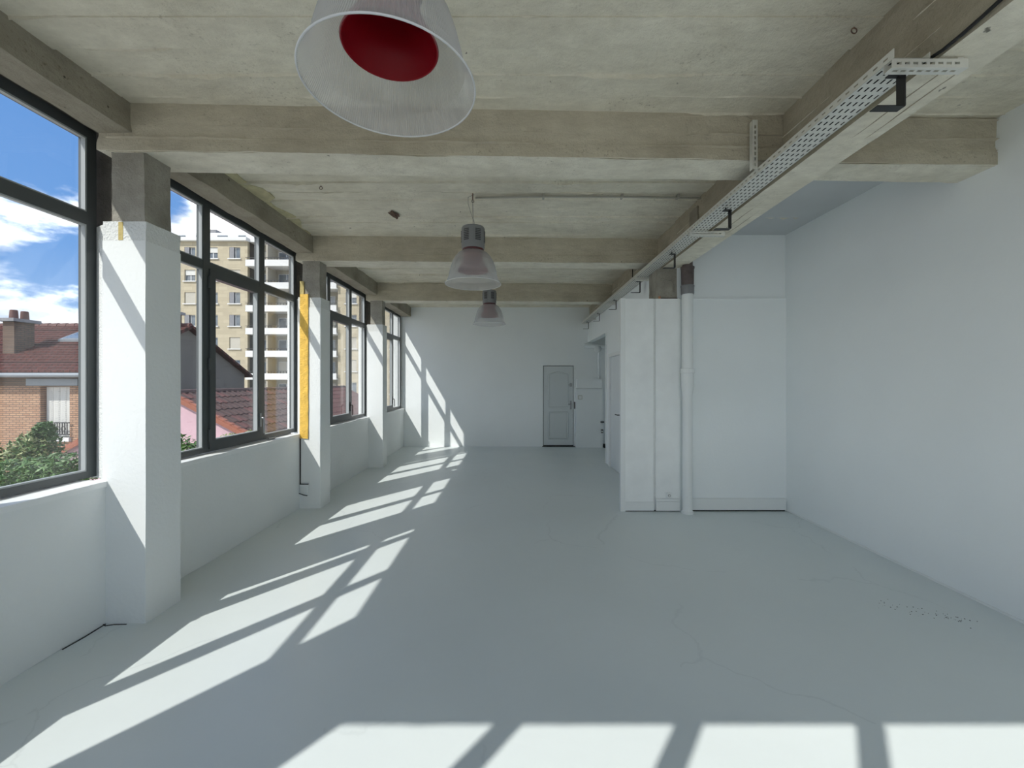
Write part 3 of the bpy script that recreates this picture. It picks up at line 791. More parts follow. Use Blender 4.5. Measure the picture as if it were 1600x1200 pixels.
# ============================================================ LEFT WINDOWS
def left_window(n, label):
    xf, y0, y1, zt, t0, t1 = WIN[n]
    W_ = y1 - y0
    k = W_ / 2.32
    ma = (y0 + 0.70 * k, y0 + 0.785 * k)      # first mullion
    mbb = (y0 + 1.54 * k, y0 + 1.625 * k)     # second mullion
    if n == 0:
        ma = (1.055, 1.14); mbb = (1.945, 2.03)
    xo = xf - 0.06
    w = thing('window_%d' % (n + 1), (xf - 0.03, (y0 + y1) / 2, WB), label, 'window', None, 'structure')
    m = MB()
    m.box(xo, xf, y0, y0 + 0.062, WB, zt); m.box(xo, xf, y1 - 0.062, y1, WB, zt)
    m.box(xo, xf, y0 + 0.062, y1 - 0.062, WB, WB + 0.045); m.box(xo, xf, y0 + 0.062, y1 - 0.062, zt - 0.068, zt)
    build(m, 'frame', 'frame_metal', w)
    for a, b in (ma, mbb):
        build(MB().box(xo, xf + 0.002, a, b, WB + 0.045, zt - 0.068), 'mullion', 'frame_metal', w)
    segs = [(y0 + 0.062, ma[0]), (ma[1], mbb[0]), (mbb[1], y1 - 0.062)]
    for a, b in segs:
        build(MB().box(xo, xf, a, b, t0, t1), 'transom', 'frame_metal', w)
    xg = xf - 0.035
    for j, (a, b) in enumerate(segs):
        build(MB().box(xg - 0.003, xg + 0.003, a - 0.004, b + 0.004, t1 - 0.004, zt - 0.064), 'pane', 'glass', w)
        zones = [(t1, zt - 0.068)]
        if j != 1:
            build(MB().box(xg - 0.003, xg + 0.003, a - 0.004, b + 0.004, WB + 0.041, t0 + 0.004), 'pane', 'glass', w)
            zones.append((WB + 0.045, t0))
        for (c0, c1) in zones:
            # pale beads around the pane: sunlight on the frame sides put into colour
            m = MB()
            m.box(xg + 0.003, xf - 0.004, a, a + 0.010, c0, c1); m.box(xg + 0.003, xf - 0.004, b - 0.010, b, c0, c1)
            m.box(xg + 0.003, xf - 0.004, a + 0.010, b - 0.010, c0, c0 + 0.010); m.box(xg + 0.003, xf - 0.004, a + 0.010, b - 0.010, c1 - 0.010, c1)
            build(m, 'sunlit_bead', 'bead_sunlit', w)
    # opening casement in the middle light
    a, b = segs[1][0] - 0.018, segs[1][1] + 0.018
    z0, z1 = WB + 0.030, t0 + 0.018
    m = MB()
    xi = xf + 0.016
    xb = xf - 0.045
    m.box(xb, xi, a, a + 0.072, z0, z1); m.box(xb, xi, b - 0.072, b, z0, z1)
    m.box(xb, xi, a + 0.072, b - 0.072, z0, z0 + 0.075); m.box(xb, xi, a + 0.072, b - 0.072, z1 - 0.075, z1)
    c = build(m, 'casement', 'frame_metal', w)
    build(MB().box(xg - 0.003, xg + 0.003, a + 0.068, b - 0.068, z0 + 0.071, z1 - 0.071), 'pane', 'glass', c)
    m = MB()
    for p_, q_ in ((a + 0.072, a + 0.080), (b - 0.080, b - 0.072)):
        m.box(xg + 0.003, xi - 0.006, p_, q_, z0 + 0.075, z1 - 0.075)
    m.box(xg + 0.003, xi - 0.006, a + 0.08, b - 0.08, z0 + 0.075, z0 + 0.083)
    build(m, 'sunlit_bead', 'bead_sunlit', c)  # same painted sunlight on the casement sides
    for hz in (z0 + 0.12, z0 + 0.78, z1 - 0.12):
        build(MB().tube([(xi - 0.004, a - 0.004, hz - 0.055), (xi - 0.004, a - 0.004, hz + 0.055)], 0.011, 8), 'hinge', 'frame_metal', c, smooth=60)
    m = MB().box(xi, xi + 0.008, b - 0.050, b - 0.024, z0 + 0.12, z0 + 0.27)
    m.tube([(xi + 0.006, b - 0.037, z0 + 0.22), (xi + 0.035, b - 0.037, z0 + 0.22), (xi + 0.042, b - 0.037, z0 + 0.20), (xi + 0.042, b - 0.037, z0 + 0.05)], 0.009, 8)
    build(m, 'handle', 'chrome' if n == 1 else 'black_metal', c)
    return w
left_window(0, 'nearest tall grey metal window, with the brick house behind it')
left_window(1, 'second grey metal window, between the nearest pillar and the yellow-edged pillar')
left_window(2, 'third grey metal window, beyond the yellow-edged pillar')
left_window(3, 'farthest grey metal window, next to the sunlit end wall')
# catch lying on the sill of the second window
mb = MB().box(-2.775, -2.735, 4.66, 4.76, SILL, SILL + 0.012)
mb.tube([(-2.755, 4.67, SILL + 0.018), (-2.75, 4.80, SILL + 0.014)], 0.007, 6)
build(mb, 'window_catch', 'chrome', label='small grey metal catch lying on the second window sill', cat='catch')

# ============================================================ DOORS
d1 = thing('door_1', ((DX0 + DX1) / 2, YB, 0), 'grey panelled door with an arched upper panel in the end wall', 'door', None, 'structure')
m = MB().box(DX0, DX0 + 0.07, YB - 0.012, YB + 0.10, 0, DZ)
m.box(DX1 - 0.02, DX1, YB - 0.012, YB + 0.10, 0, DZ); m.box(DX0 + 0.07, DX1 - 0.02, YB - 0.012, YB + 0.10, DZ - 0.022, DZ)
build(m, 'door_frame', 'paint_wall', d1)
LX0, LX1 = DX0 + 0.086, DX1 - 0.036
leaf = build(MB().box(LX0, LX1, YB + 0.004, YB + 0.044, 0.035, DZ - 0.038), 'leaf', 'door_grey', d1)
build(MB().box(LX0 - 0.01, LX1 + 0.01, YB + 0.05, YB + 0.10, 0.0, DZ - 0.02), 'backing', 'crack', d1)
def moulding(pts, yy, r=0.017):
    m = MB()
    q = pts + [pts[0]]
    for a, b in zip(q, q[1:]):
        m.tube([(a[0], yy, a[1]), (b[0], yy, b[1])], r, 8)
    return m
px0, px1 = LX0 + 0.125, LX1 - 0.135
arch = [(px0, 0.965), (px1, 0.965), (px1, 1.775)]
for i in range(1, 12):
    u = i / 12
    arch.append((px1 + (px0 - px1) * u, 1.775 + 0.055 * (0.5 - 0.5 * math.cos(2 * math.pi * u))))
arch.append((px0, 1.775))
build(moulding(arch, YB + 0.004), 'panel_moulding', 'door_grey', leaf, smooth=60)
low = [(px0, 0.20), (px1 + 0.005, 0.20), (px1 + 0.005, 0.84), (px0, 0.84)]
build(moulding(low, YB + 0.004), 'panel_moulding', 'door_grey', leaf, smooth=60)
m = MB()
vs = [(x * 0.955 + 0.045 * (px0 + px1) / 2, YB - 0.002, 0.02 + z * 0.985) for x, z in arch]
m.add(vs, [tuple(range(len(vs)))])
vs2 = [(v[0], YB + 0.006, v[2]) for v in vs]
m.add(vs2, [tuple(range(len(vs2) - 1, -1, -1))])
n_ = len(vs)
m.f += [(i, n_ + i, n_ + (i + 1) % n_, (i + 1) % n_) for i in range(n_)]
build(m, 'raised_panel', 'door_grey', leaf)
build(MB().box(px0 + 0.03, px1 - 0.025, YB - 0.002, YB + 0.006, 0.23, 0.81), 'raised_panel', 'door_grey', leaf)
m = MB().box(LX1 - 0.085, LX1 - 0.025, YB - 0.022, YB + 0.006, 1.475, 1.56)
m.tube([(LX1 - 0.06, YB - 0.03, 1.515), (LX1 - 0.06, YB + 0.002, 1.515)], 0.02, 12)
m.box(LX1 - 0.125, LX1 - 0.08, YB - 0.028, YB - 0.018, 1.507, 1.523)
build(m, 'night_latch', 'chrome', leaf)
m = MB().box(LX1 - 0.075, LX1 - 0.035, YB - 0.010, YB + 0.006, 0.915, 1.125)
m.tube([(LX1 - 0.055, YB - 0.004, 1.045), (LX1 - 0.055, YB - 0.05, 1.045), (LX1 - 0.07, YB - 0.055, 1.045), (LX1 - 0.125, YB - 0.055, 1.042)], 0.010, 8)
build(m, 'lever_handle', 'chrome', leaf)
build(MB().box(DX1 - 0.012, DX1 + 0.012, YB - 0.022, YB - 0.006, 0.93, 1.10), 'strike_plate', 'black_metal', d1)
build(MB().box(DX0 + 0.05, DX1 + 0.01, YB - 0.03, YB + 0.05, 0.0, 0.014), 'threshold', 'crack', d1)

d2 = thing('door_2', (1.81, 7.40, 0), 'flush white door in the side wall beside the stub partition', 'door', None, 'structure')
lf = build(MB().box(1.822, 1.865, 6.96, 7.80, 0.008, 2.055), 'leaf', 'door_pale', d2)
m = MB().box(1.790, 1.83, 7.80, 7.90, 0, 2.12); m.box(1.790, 1.83, 6.90, 6.96, 0, 2.12); m.box(1.790, 1.83, 6.96, 7.80, 2.058, 2.12)
build(m, 'architrave', 'paint_white', d2)
m = MB().tube([(1.822, 7.17, 1.02), (1.775, 7.17, 1.02)], 0.009, 8); m.tube([(1.782, 7.17, 1.02), (1.776, 7.29, 1.02)], 0.010, 8)
build(m, 'lever_handle', 'black_metal', lf)
build(MB().box(1.87, 1.94, 6.95, 7.85, 0, 2.07), 'backing', 'crack', d2)

# boxed-in cupboard beside the end door
cb_ = thing('meter_cupboard', (1.83, YB - 0.09, 0), 'white boxed cupboard with a ledge between the grey door and the passage', 'cupboard')
build(MB().box(1.505, 2.15, YB - 0.17, YB - 0.004, 0.0, 1.425), 'body', 'paint_wall', cb_)
build(MB().box(1.525, 2.12, YB - 0.20, YB - 0.004, 1.43, 1.655), 'upper_box', 'paint_wall', cb_)
build(MB().box(1.52, 2.125, YB - 0.19, YB - 0.004, 1.425, 1.430), 'joint', 'crack', cb_)
sw = build(MB().box(1.555, 1.645, YB - 0.190, YB - 0.168, 1.165, 1.265), 'switch_surround', 'conduit_grey', cb_)
build(MB().box(1.565, 1.635, YB - 0.196, YB - 0.188, 1.175, 1.255), 'switch_plate', 'paint_white', sw)
build(MB().box(2.09, 2.17, YB - 0.22, YB - 0.165, 0.60, 0.64), 'bracket', 'iron_dark', cb_)
build(MB().box(2.10, 2.15, YB - 0.21, YB - 0.165, 0.36, 0.44), 'valve', 'iron_dark', cb_)
build(MB().tube([(2.12, YB - 0.215, 0.40), (2.12, YB - 0.235, 0.40)], 0.02, 10), 'valve_knob', 'paint_white', cb_)
build(MB().box(2.165, 2.28, YB - 0.24, YB - 0.01, 0.001, 0.07), 'black_block', 'black_rubber', label='black block on the floor at the passage end', cat='block')
# pipes in the passage
m = MB().tube([(2.075, YB - 0.04, 1.66), (2.075, YB - 0.04, 2.36)], 0.022, 10)
build(m, 'passage_pipe', 'paint_wall', label='thin pale vertical pipe rising from the white cupboard', cat='pipe', smooth=60)
ps = thing('waste_pipe', (2.1, YB - 0.1, 2.4), 'white elbow pipe under the passage ceiling', 'pipe')
m = MB().tube([(1.72, YB - 0.12, 2.48), (1.95, YB - 0.12, 2.46), (2.55, YB - 0.12, 2.44)], 0.055, 14)
build(m, 'run', 'paint_wall', ps, smooth=60)
m = MB().lathe([(0.0, -0.15), (0.05, -0.145), (0.085, -0.11), (0.095, -0.05), (0.07, 0.0), (0.0, 0.0)], 20, (2.03, YB - 0.14, 2.45))
build(m, 'trap', 'door_pale', ps, smooth=60)

# ============================================================ DRAIN PIPE
dp = thing('drain_pipe', (2.105, 5.045, 0), 'white painted drain pipe with a dark cast iron top against the recess wall', 'pipe')
C0 = (2.105, 5.045, 0)
build(MB().lathe([(0.057, 0.0), (0.057, 1.56)], 24, C0), 'lower_pipe', 'paint_white', dp, smooth=60)
build(MB().lathe([(0.070, 0.0), (0.070, 0.025), (0.058, 0.035)], 24, C0), 'foot_ring', 'paint_white', dp, smooth=50)
build(MB().lathe([(0.058, 1.44), (0.066, 1.49), (0.074, 1.54), (0.074, 1.70), (0.084, 1.705), (0.084, 1.755), (0.066, 1.76)], 24, C0), 'socket_joint', 'paint_white', dp, smooth=50)
build(MB().lathe([(0.065, 1.74), (0.065, 2.66)], 24, C0), 'upper_pipe', 'paint_white', dp, smooth=60)
build(MB().lathe([(0.0, 2.655), (0.072, 2.655), (0.076, 2.67), (0.076, 2.74), (0.079, 2.745), (0.079, 2.76), (0.070, 2.765)], 24, C0), 'collar', 'collar_grey', dp, smooth=40)
build(MB().lathe([(0.066, 2.76), (0.072, 2.78), (0.074, 2.96), (0.080, 2.965), (0.080, 2.985), (0.060, 2.99), (0.060, 3.42)], 24, C0), 'cast_iron_top', 'cast_iron', dp, 'rusty dark iron pipe end', smooth=40)

# ============================================================ PENDANT LAMPS
def make_lamp(loc, label, seed):
    """prismatic high bay: rim at loc z"""
    x, y, z = loc
    t = thing('pendant_lamp', (x, y, z), label, 'lamp', 'pendant lamps in a row')
    R = 0.27
    prof = [(0.112, 0.312), (0.140, 0.295), (0.172, 0.258), (0.196, 0.215), (0.213, 0.165), (0.226, 0.115), (0.237, 0.065), (0.252, 0.028), (R - 0.004, 0.0)]
    mb = MB().lathe(prof, 400, loc, rib=0.0016)
    inner = [(r - 0.004, zz) for r, zz in prof]
    dome = build(mb, 'dome', 'acrylic', t)
    ring = MB()
    ring.tube([(x + R * math.cos(a), y + R * math.sin(a), z) for a in [2 * math.pi * i / 64 for i in range(65)]], 0.0032, 8)
    build(ring, 'rim', 'acrylic_rim', dome, smooth=60)
    mb = MB().lathe([(0.150, 0.125), (0.153, 0.128), (0.140, 0.155), (0.116, 0.19), (0.098, 0.23), (0.090, 0.28), (0.085, 0.315), (0.0, 0.325)], 48, loc)
    build(mb, 'bowl_back', 'lamp_bowl_back', t, smooth=40)
    mb = MB().lathe([(0.146, 0.127), (0.135, 0.154), (0.111, 0.19), (0.093, 0.23), (0.085, 0.28), (0.07, 0.305), (0.0, 0.312)], 48, loc)
    mb.lathe([(0.150, 0.125), (0.146, 0.127)], 48, loc)
    build(mb, 'red_reflector', 'lamp_red', t, 'glossy dark red inner bowl', smooth=40)
    build(MB().lathe([(0.0, 0.306), (0.098, 0.306), (0.104, 0.315), (0.104, 0.335), (0.0, 0.335)], 40, loc), 'neck', 'lamp_neck', t, smooth=40)
    h = build(MB().lathe([(0.0, 0.332), (0.100, 0.332), (0.110, 0.345), (0.112, 0.36), (0.112, 0.535), (0.106, 0.546), (0.10, 0.548), (0.0, 0.55)], 48, loc), 'housing', 'lamp_grey', t, smooth=22)
    for g in range(6):
        a0 = math.radians(-90 + 60 * g + 30)
        sl = MB()
        for row in range(7):
            zz = z + 0.405 + row * 0.0165
            pts = []
            for s in range(5):
                a = a0 + math.radians(-14 + 7 * s)
                pts.append((x + 0.1125 * math.cos(a), y + 0.1125 * math.sin(a), zz))
            sl.tube(pts, 0.0046, 5)
        build(sl, 'vent_slots', 'black_metal', h, kind='stuff')
    top = SLAB + 0.002
    build(MB().tube([(x, y, z + 0.548), (x - 0.002, y, (z + 0.55 + top) / 2), (x - 0.004, y + 0.004, top)], 0.0022, 6), 'wire', 'black_metal', t)
    hk = MB().tube([(x - 0.004, y + 0.004, top), (x - 0.004, y + 0.004, top - 0.07)], 0.006, 6)
    hk.tube([(x - 0.004 + 0.012 * math.cos(a), y + 0.004, top - 0.08 + 0.012 * math.sin(a)) for a in [2 * math.pi * i / 14 for i in range(15)]], 0.003, 6)
    build(hk, 'hook', 'rust', t)
    build(MB().tube([(x + 0.01, y, z + 0.546), (x + 0.012, y + 0.01, z + 0.60), (x - 0.012, y + 0.01, z + 0.66), (x - 0.05, y + 0.01, top - 0.10), (x - 0.05, y + 0.01, top - 0.04), (x + 0.01, y + 0.008, top - 0.012)], 0.003, 6),
          'cord', 'conduit_grey', t, smooth=60)
    return t
plain('acrylic_rim', (0.58, 0.59, 0.60), 0.25, spec=0.5)
make_lamp((-0.396, 1.335, 2.545), 'nearest pendant lamp, seen from below with its red inner bowl', 1)
make_lamp((-0.396, 4.04, 2.545), 'middle pendant lamp with ribbed clear dome and grey housing', 2)
make_lamp((-0.40, 6.80, 2.535), 'farthest and smallest pendant lamp near the end wall', 3)
# conduits on the ceiling feeding the lamps
def conduit(y, label):
    t = thing('ceiling_conduit', (0.7, y, SLAB - 0.02), label, 'conduit', 'conduits from the long beam to the lamps')
    build(MB().tube([(-0.38, y + 0.02, SLAB - 0.016), (0.3, y - 0.005, SLAB - 0.014), (1.0, y, SLAB - 0.014), (1.84, y + 0.02, SLAB - 0.02)], 0.010, 8), 'tube', 'conduit_grey', t, smooth=60)
    build(MB().tube([(-0.38, y + 0.0, SLAB - 0.03), (0.05, y - 0.02, SLAB - 0.022), (0.9, y - 0.012, SLAB - 0.02), (1.84, y + 0.0, SLAB - 0.028)], 0.007, 8), 'cable', 'conduit_grey', t, smooth=60)
    for xx in (0.28, 1.05, 1.6):
        build(MB().box(xx, xx + 0.02, y - 0.03, y + 0.03, SLAB - 0.03, SLAB + 0.003), 'clip', 'conduit_grey', t)
conduit(4.09, 'thin grey conduit on the ceiling from the middle lamp to the long beam')

# ============================================================ CABLE TRAY
TX0, TX1, TZ = 1.645, 1.800, 3.000
TY0, TY1 = 1.80, 10.12
tr = thing('cable_tray', ((TX0 + TX1) / 2, (TY0 + TY1) / 2, TZ), 'long perforated metal cable tray running beside the long concrete beam', 'cable tray')
P = 0.0525
ops = []
mb = MB()
ny = int((TY1 - TY0) / P)
sxs = [TX0 + 0.016 + i * 0.0308 for i in range(5)]
for i in range(9):  # black cables added above the floor so the slots look dark
    xx = TX0 + 0.012 + i * 0.0163
    build(MB().tube([(xx, TY0 + 0.05, TZ + 0.011), (xx + 0.003, (TY0 + TY1) / 2, TZ + 0.011), (xx, TY1 - 0.03, TZ + 0.011)], 0.0082, 6), 'cable', 'black_rubber', tr, smooth=60)
xcuts = [TX0] + [c for s in sxs for c in (s - 0.0045, s + 0.0045)] + [TX1]
for j in range(ny):
    ya = TY0 + j * P
    off = 0.0
    mb.add([(TX0, ya, TZ), (TX1, ya, TZ), (TX1, ya + P * 0.45, TZ), (TX0, ya + P * 0.45, TZ)], [(0, 3, 2, 1)])
    for i in range(0, len(xcuts) - 1, 2):
        a, b = xcuts[i], xcuts[i + 1]
        mb.add([(a, ya + P * 0.45, TZ), (b, ya + P * 0.45, TZ), (b, ya + P, TZ), (a, ya + P, TZ)], [(0, 3, 2, 1)])
build(mb, 'perforated_floor', 'zinc', tr)
for xx, LH in ((TX0, 0.042), (TX1, 0.026)):
    mb = MB()
    t_ = 0.0015
    for j in range(ny):
        ya = TY0 + j * P
        mb.box(xx - t_, xx + t_, ya, ya + P * 0.55, TZ, TZ + LH)
        mb.box(xx - t_, xx + t_, ya + P * 0.55, ya + P, TZ, TZ + LH * 0.4)
        mb.box(xx - t_, xx + t_, ya + P * 0.55, ya + P, TZ + LH * 0.6, TZ + LH)
    build(mb, 'side_lip', 'zinc', tr)

def strut(y, label):
    """slotted C channel carrying the tray, fixed under the beam"""
    t = thing('strut_channel', (1.80, y, TZ - 0.04), label, 'bracket', 'slotted channels under the cable tray')
    x0, x1 = 1.635, 1.965
    z0, z1 = TZ - 0.042, TZ - 0.004
    m = MB()
    hs = []
    xx = x0 + 0.02
    while xx < x1 - 0.03:
        hs.append((xx, xx + 0.022, 0, 1)); xx += 0.036
    # near face and bottom face with slots, back face plain
    m.holes([x0, x1], [z0, z1], [(a, b, z0 + 0.013, z0 + 0.024) for a, b, _, _ in hs], lambda a, b, c, d: m.box(a, b, y - 0.0015, y + 0.0015, c, d))
    m2 = [(a, b, y + 0.013, y + 0.024) for a, b, _, _ in hs]
    m.holes([x0, x1], [y, y + 0.04], m2, lambda a, b, c, d: m.box(a, b, c, d, z0 - 0.0015, z0 + 0.0015))
    m.box(x0, x1, y + 0.0385, y + 0.0415, z0, z1)
    build(m, 'channel', 'zinc', t)
    build(MB().box(1.93, 1.955, y + 0.008, y + 0.032, z1 - 0.01, MAIN + 0.004), 'bolt', 'zinc', t)
for y, lb_ in ((1.80, 'slotted channel nearest the viewer at the end of the cable tray'), (3.87, 'slotted channel across the cable tray above the recess'),
               (5.58, 'slotted channel across the cable tray beside the concrete column head'), (7.35, 'slotted channel across the cable tray above the flush door'),
               (9.15, 'slotted channel across the cable tray near its far end')):
    strut(y, lb_)
# upright slotted channel hanging at the first cross beam
t = thing('strut_channel', (1.70, 2.83, 3.02), 'upright slotted channel hanging beside the nearest cross beam', 'bracket')
m = MB()
m.holes([1.606, 1.640], [3.03, 3.36], [(1.618, 1.628, 3.05 + i * 0.036, 3.072 + i * 0.036) for i in range(8)], lambda a, b, c, d: m.box(a, b, 2.798, 2.801, c, d))
m.box(1.606, 1.609, 2.80, 2.835, 3.03, 3.36); m.box(1.637, 1.640, 2.80, 2.835, 3.03, 3.36)
build(m, 'channel', 'zinc', t)
# black hooks hanging from the tray
def hook(y, label):
    m = MB()
    th = 0.004
    xv = 1.74; zt = 2.975 if True else 0; zb = 2.828
    w = 0.042
    m.box(xv - 0.055, xv, y, y + w, zt, zt + th)
    m.box(xv - th, xv + th * 0.5, y, y + w, zb, zt + th)
    m.box(xv - 0.125, xv, y, y + w, zb - th, zb)
    m.tube([(xv - 0.035, y + w / 2, zt), (xv - 0.035, y + w / 2, TZ + 0.004)], 0.005, 6)
    build(m, 'cable_hook', 'black_metal', label=label, cat='hook', group='black hooks under the cable tray')
hooks = [(1.848, 'large black hook nearest the viewer under the slotted channel'), (3.33, 'second black hook from the viewer under the cable tray'),
         (4.48, 'third black hook from the viewer under the cable tray'), (5.72, 'fourth black hook, just beyond the concrete column head'),
         (7.06, 'fifth black hook under the cable tray'), (8.45, 'sixth black hook under the cable tray, next to last'), (9.68, 'farthest black hook at the end of the cable tray')]
for y, l_ in hooks:
    hook(y, l_)
# black cable looping along the long beam into the tray
pts = [(1.835, 0.9 + 0.08 * i, 3.018 + 0.235 * (1 - i / 11) ** 1.7) for i in range(12)] + [(1.822, 1.86, 3.02), (1.79, 1.95, 3.032)]
build(MB().tube(pts, 0.0075, 8), 'power_cable', 'black_rubber', label='black cable drooping along the long beam into the cable tray', cat='cable', smooth=60)
pts = [(1.72, 6.43, 3.425), (1.75, 6.43, 3.41), (1.765, 6.43, 3.36), (1.765, 6.43, 3.27), (1.76, 6.42, 3.05)]
pts = [(1.60, 6.05, 3.415), (1.68, 6.05, 3.395), (1.72, 6.05, 3.33), (1.725, 6.05, 3.22), (1.725, 6.05, 3.02)]
build(MB().tube(pts, 0.006, 8), 'power_cable', 'black_rubber', label='short black cable curving from the ceiling down to the tray', cat='cable', smooth=60)

# ============================================================ SMALL THINGS
def ring_hook(x, y, label):
    m = MB()
    m.tube([(x, y, SLAB + 0.006), (x, y, SLAB - 0.012)], 0.003, 6)
    m.tube([(x + 0.014 * math.cos(a), y, SLAB - 0.026 + 0.014 * math.sin(a)) for a in [2 * math.pi * i / 16 for i in range(17)]], 0.003, 6)
    build(m, 'ceiling_hook', 'rust', label=label, cat='hook')
ring_hook(-1.80, 3.88, 'small rusty ring hook in the ceiling near the second window')
ring_hook(1.75, 2.14, 'small rusty ring hook in the ceiling beside the long beam')
# torn patch in the ceiling
random.seed(12)
m = MB()
vs = []
for i in range(18):
    a = 2 * math.pi * i / 18
    r = random.uniform(0.05, 0.085)
    vs.append((-1.31 + r * 0.8 * math.cos(a), 4.55 + r * 1.5 * math.sin(a), SLAB - 0.010 + random.uniform(-0.004, 0.004)))
vs.append((-1.31, 4.55, SLAB + 0.004))
m.add(vs, [(i, (i + 1) % 18, 18) for i in range(18)])
m.tube([(-1.31, 4.46, SLAB - 0.012), (-1.30, 4.62, SLAB - 0.02)], 0.010, 6)
build(m, 'ceiling_scar', 'rust', label='dark broken scar in the ceiling between window and middle lamp', cat='scar')
random.seed(31)
m = MB()
top = []; bot = []
for i in range(26):
    yy = 3.35 + i * 0.072
    wdt = max(0.012, 0.05 + 0.16 * noise.noise(Vector((yy * 2.1, 3.3, 0))) + (0.08 if 3.9 < yy < 4.2 else 0))
    top.append((-2.535, yy, SLAB - 0.012)); bot.append((-2.53 + wdt, yy, SLAB - 0.010))
m.add(top + bot + [(x, y_, z + 0.014) for x, y_, z in top + bot], [])
for i in range(25):
    m.f.append((i, 26 + i, 27 + i, i + 1)); m.f.append((26 + i, 78 + i, 79 + i, 27 + i))
build(m, 'peeling_paint', 'peel_paint', label='peeling yellowish paint along the ceiling above the second window', cat='paint patch')
m = MB().grid_box([1.838, 1.858], lin(4.17, 4.36, 0.03), lin(3.20, 3.36, 0.03), rough(0.005, 1.0, 230))
build(m, 'dark_patch', 'concrete_spandrel', label='dark bare patch on the side of the long beam', cat='patch')
# box outline at the foot of the yellow-edged pillar
t = thing('junction_box', (-2.635, 5.235, 0.19), 'small painted junction box at the foot of the yellow-edged pillar', 'junction box')
build(MB().box(-2.685, -2.590, 5.222, 5.240, 0.195, 0.305), 'cover', 'paint_white', t)
m = MB().box(-2.690, -2.585, 5.218, 5.240, 0.305, 0.312)
m.tube([(-2.695, 5.218, 0.195), (-2.63, 5.205, 0.178), (-2.585, 5.205, 0.170)], 0.005, 6)
build(m, 'edge', 'crack', t, kind='stuff')
# crumbs of dirt by the right wall
random.seed(3)
m = MB()
for i in range(60):
    u = random.random()
    x = 2.62 + 0.42 * u + random.gauss(0, 0.05); y = 2.98 - 0.22 * u + random.gauss(0, 0.04)
    r = random.uniform(0.0015, 0.005)
    m.add([(x + r, y, 0.0002), (x - r * .6, y + r, 0.0002), (x - r * .6, y - r, 0.0002), (x, y, r)], [(0, 1, 3), (1, 2, 3), (2, 0, 3), (0, 2, 1)])
build(m, 'dirt_crumbs', 'dirt', label='scattered dark crumbs of dirt on the floor by the right wall', cat='dirt', kind='stuff')
# cracks at the foot of the nearest pillar
m = MB()
for pts in ([(-2.70, 2.735, 0.001), (-2.67, 2.72, 0.0015), (-2.63, 2.735, 0.001), (-2.55, 2.738, 0.001)],
            [(-2.69, 2.74, 0.001), (-2.685, 2.60, 0.0015), (-2.692, 2.48, 0.001)]):
    m.tube(pts, 0.004, 5)
build(m, 'floor_crack', 'crack', label='dark crack in the floor at the foot of the nearest pillar', cat='crack')

# ============================================================ OUTSIDE
GZ = -4.0
build(MB().box(-120, 90, -90, 120, GZ - 0.3, GZ), 'ground', 'bounce_ground', label='ground outside the windows, made pale to bounce sunlight indoors', cat='ground', kind='structure')  # unseen from inside; pale tone chosen to bounce sun onto the ceiling

# ---- brick house
HX0, HX1 = -27.0, -14.9
HY0, HYR, HY1 = 15.0, 19.0, 23.0
EZ, RZ = 1.98, 4.02
h = thing('brick_house', ((HX0 + HX1) / 2, HYR, GZ), 'tan brick house with a brown tiled roof behind the nearest window', 'house')
WX0, WX1, WZ0, WZ1 = -17.08, -16.02, -0.42, 1.42
mb = MB()
mb.holes([HX0, HX1], [GZ, EZ], [(WX0, WX1, WZ0, WZ1)], lambda a, b, c, d: mb.box(a, b, HY0, HY0 + 0.35, c, d))
build(mb, 'front_wall', 'brick_tan', h)
build(MB().box(HX0, HX1 - 0.36, HY0 + 0.35, HY0 + 0.5, GZ, EZ), 'inner_wall', 'far_dark', h)
mb = MB().prism_x([(HY0 + 0.02, GZ), (HY1, GZ), (HY1, EZ), (HYR, RZ - 0.05), (HY0 + 0.02, EZ)], HX1 - 0.35, HX1)
build(mb, 'gable_wall', 'render_grey', h)
build(MB().box(HX0, HX1 - 0.35, HY1 - 0.3, HY1, GZ, EZ), 'rear_wall', 'render_grey', h)
ov = 0.35
sl = (RZ - EZ) / (HYR - HY0)
mb = MB().prism_x([(HY0 - ov, EZ - ov * sl + 0.02), (HYR, RZ + 0.02), (HYR, RZ + 0.14), (HY0 - ov, EZ - ov * sl + 0.14)], HX0 - 0.2, HX1 + 0.25)
rf = build(mb, 'roof_slope', 'roof_small', h)
mb = MB().prism_x([(HYR, RZ + 0.02), (HY1 + ov, EZ - ov * sl + 0.02), (HY1 + ov, EZ - ov * sl + 0.14), (HYR, RZ + 0.14)], HX0 - 0.2, HX1 + 0.25)
build(mb, 'roof_slope', 'roof_small', h)
ridge0 = build(MB().tube([(HX1 + 0.15, HYR, RZ + 0.10), (HX1 - 0.24, HYR, RZ + 0.10)], [0.15, 0.13], 8), 'ridge_tile', 'tile_red', h)
for i in range(1, 30):
    l0 = ridge0.location
    copy_of(ridge0, h, (l0[0] - 0.4 * i, l0[1], l0[2]))
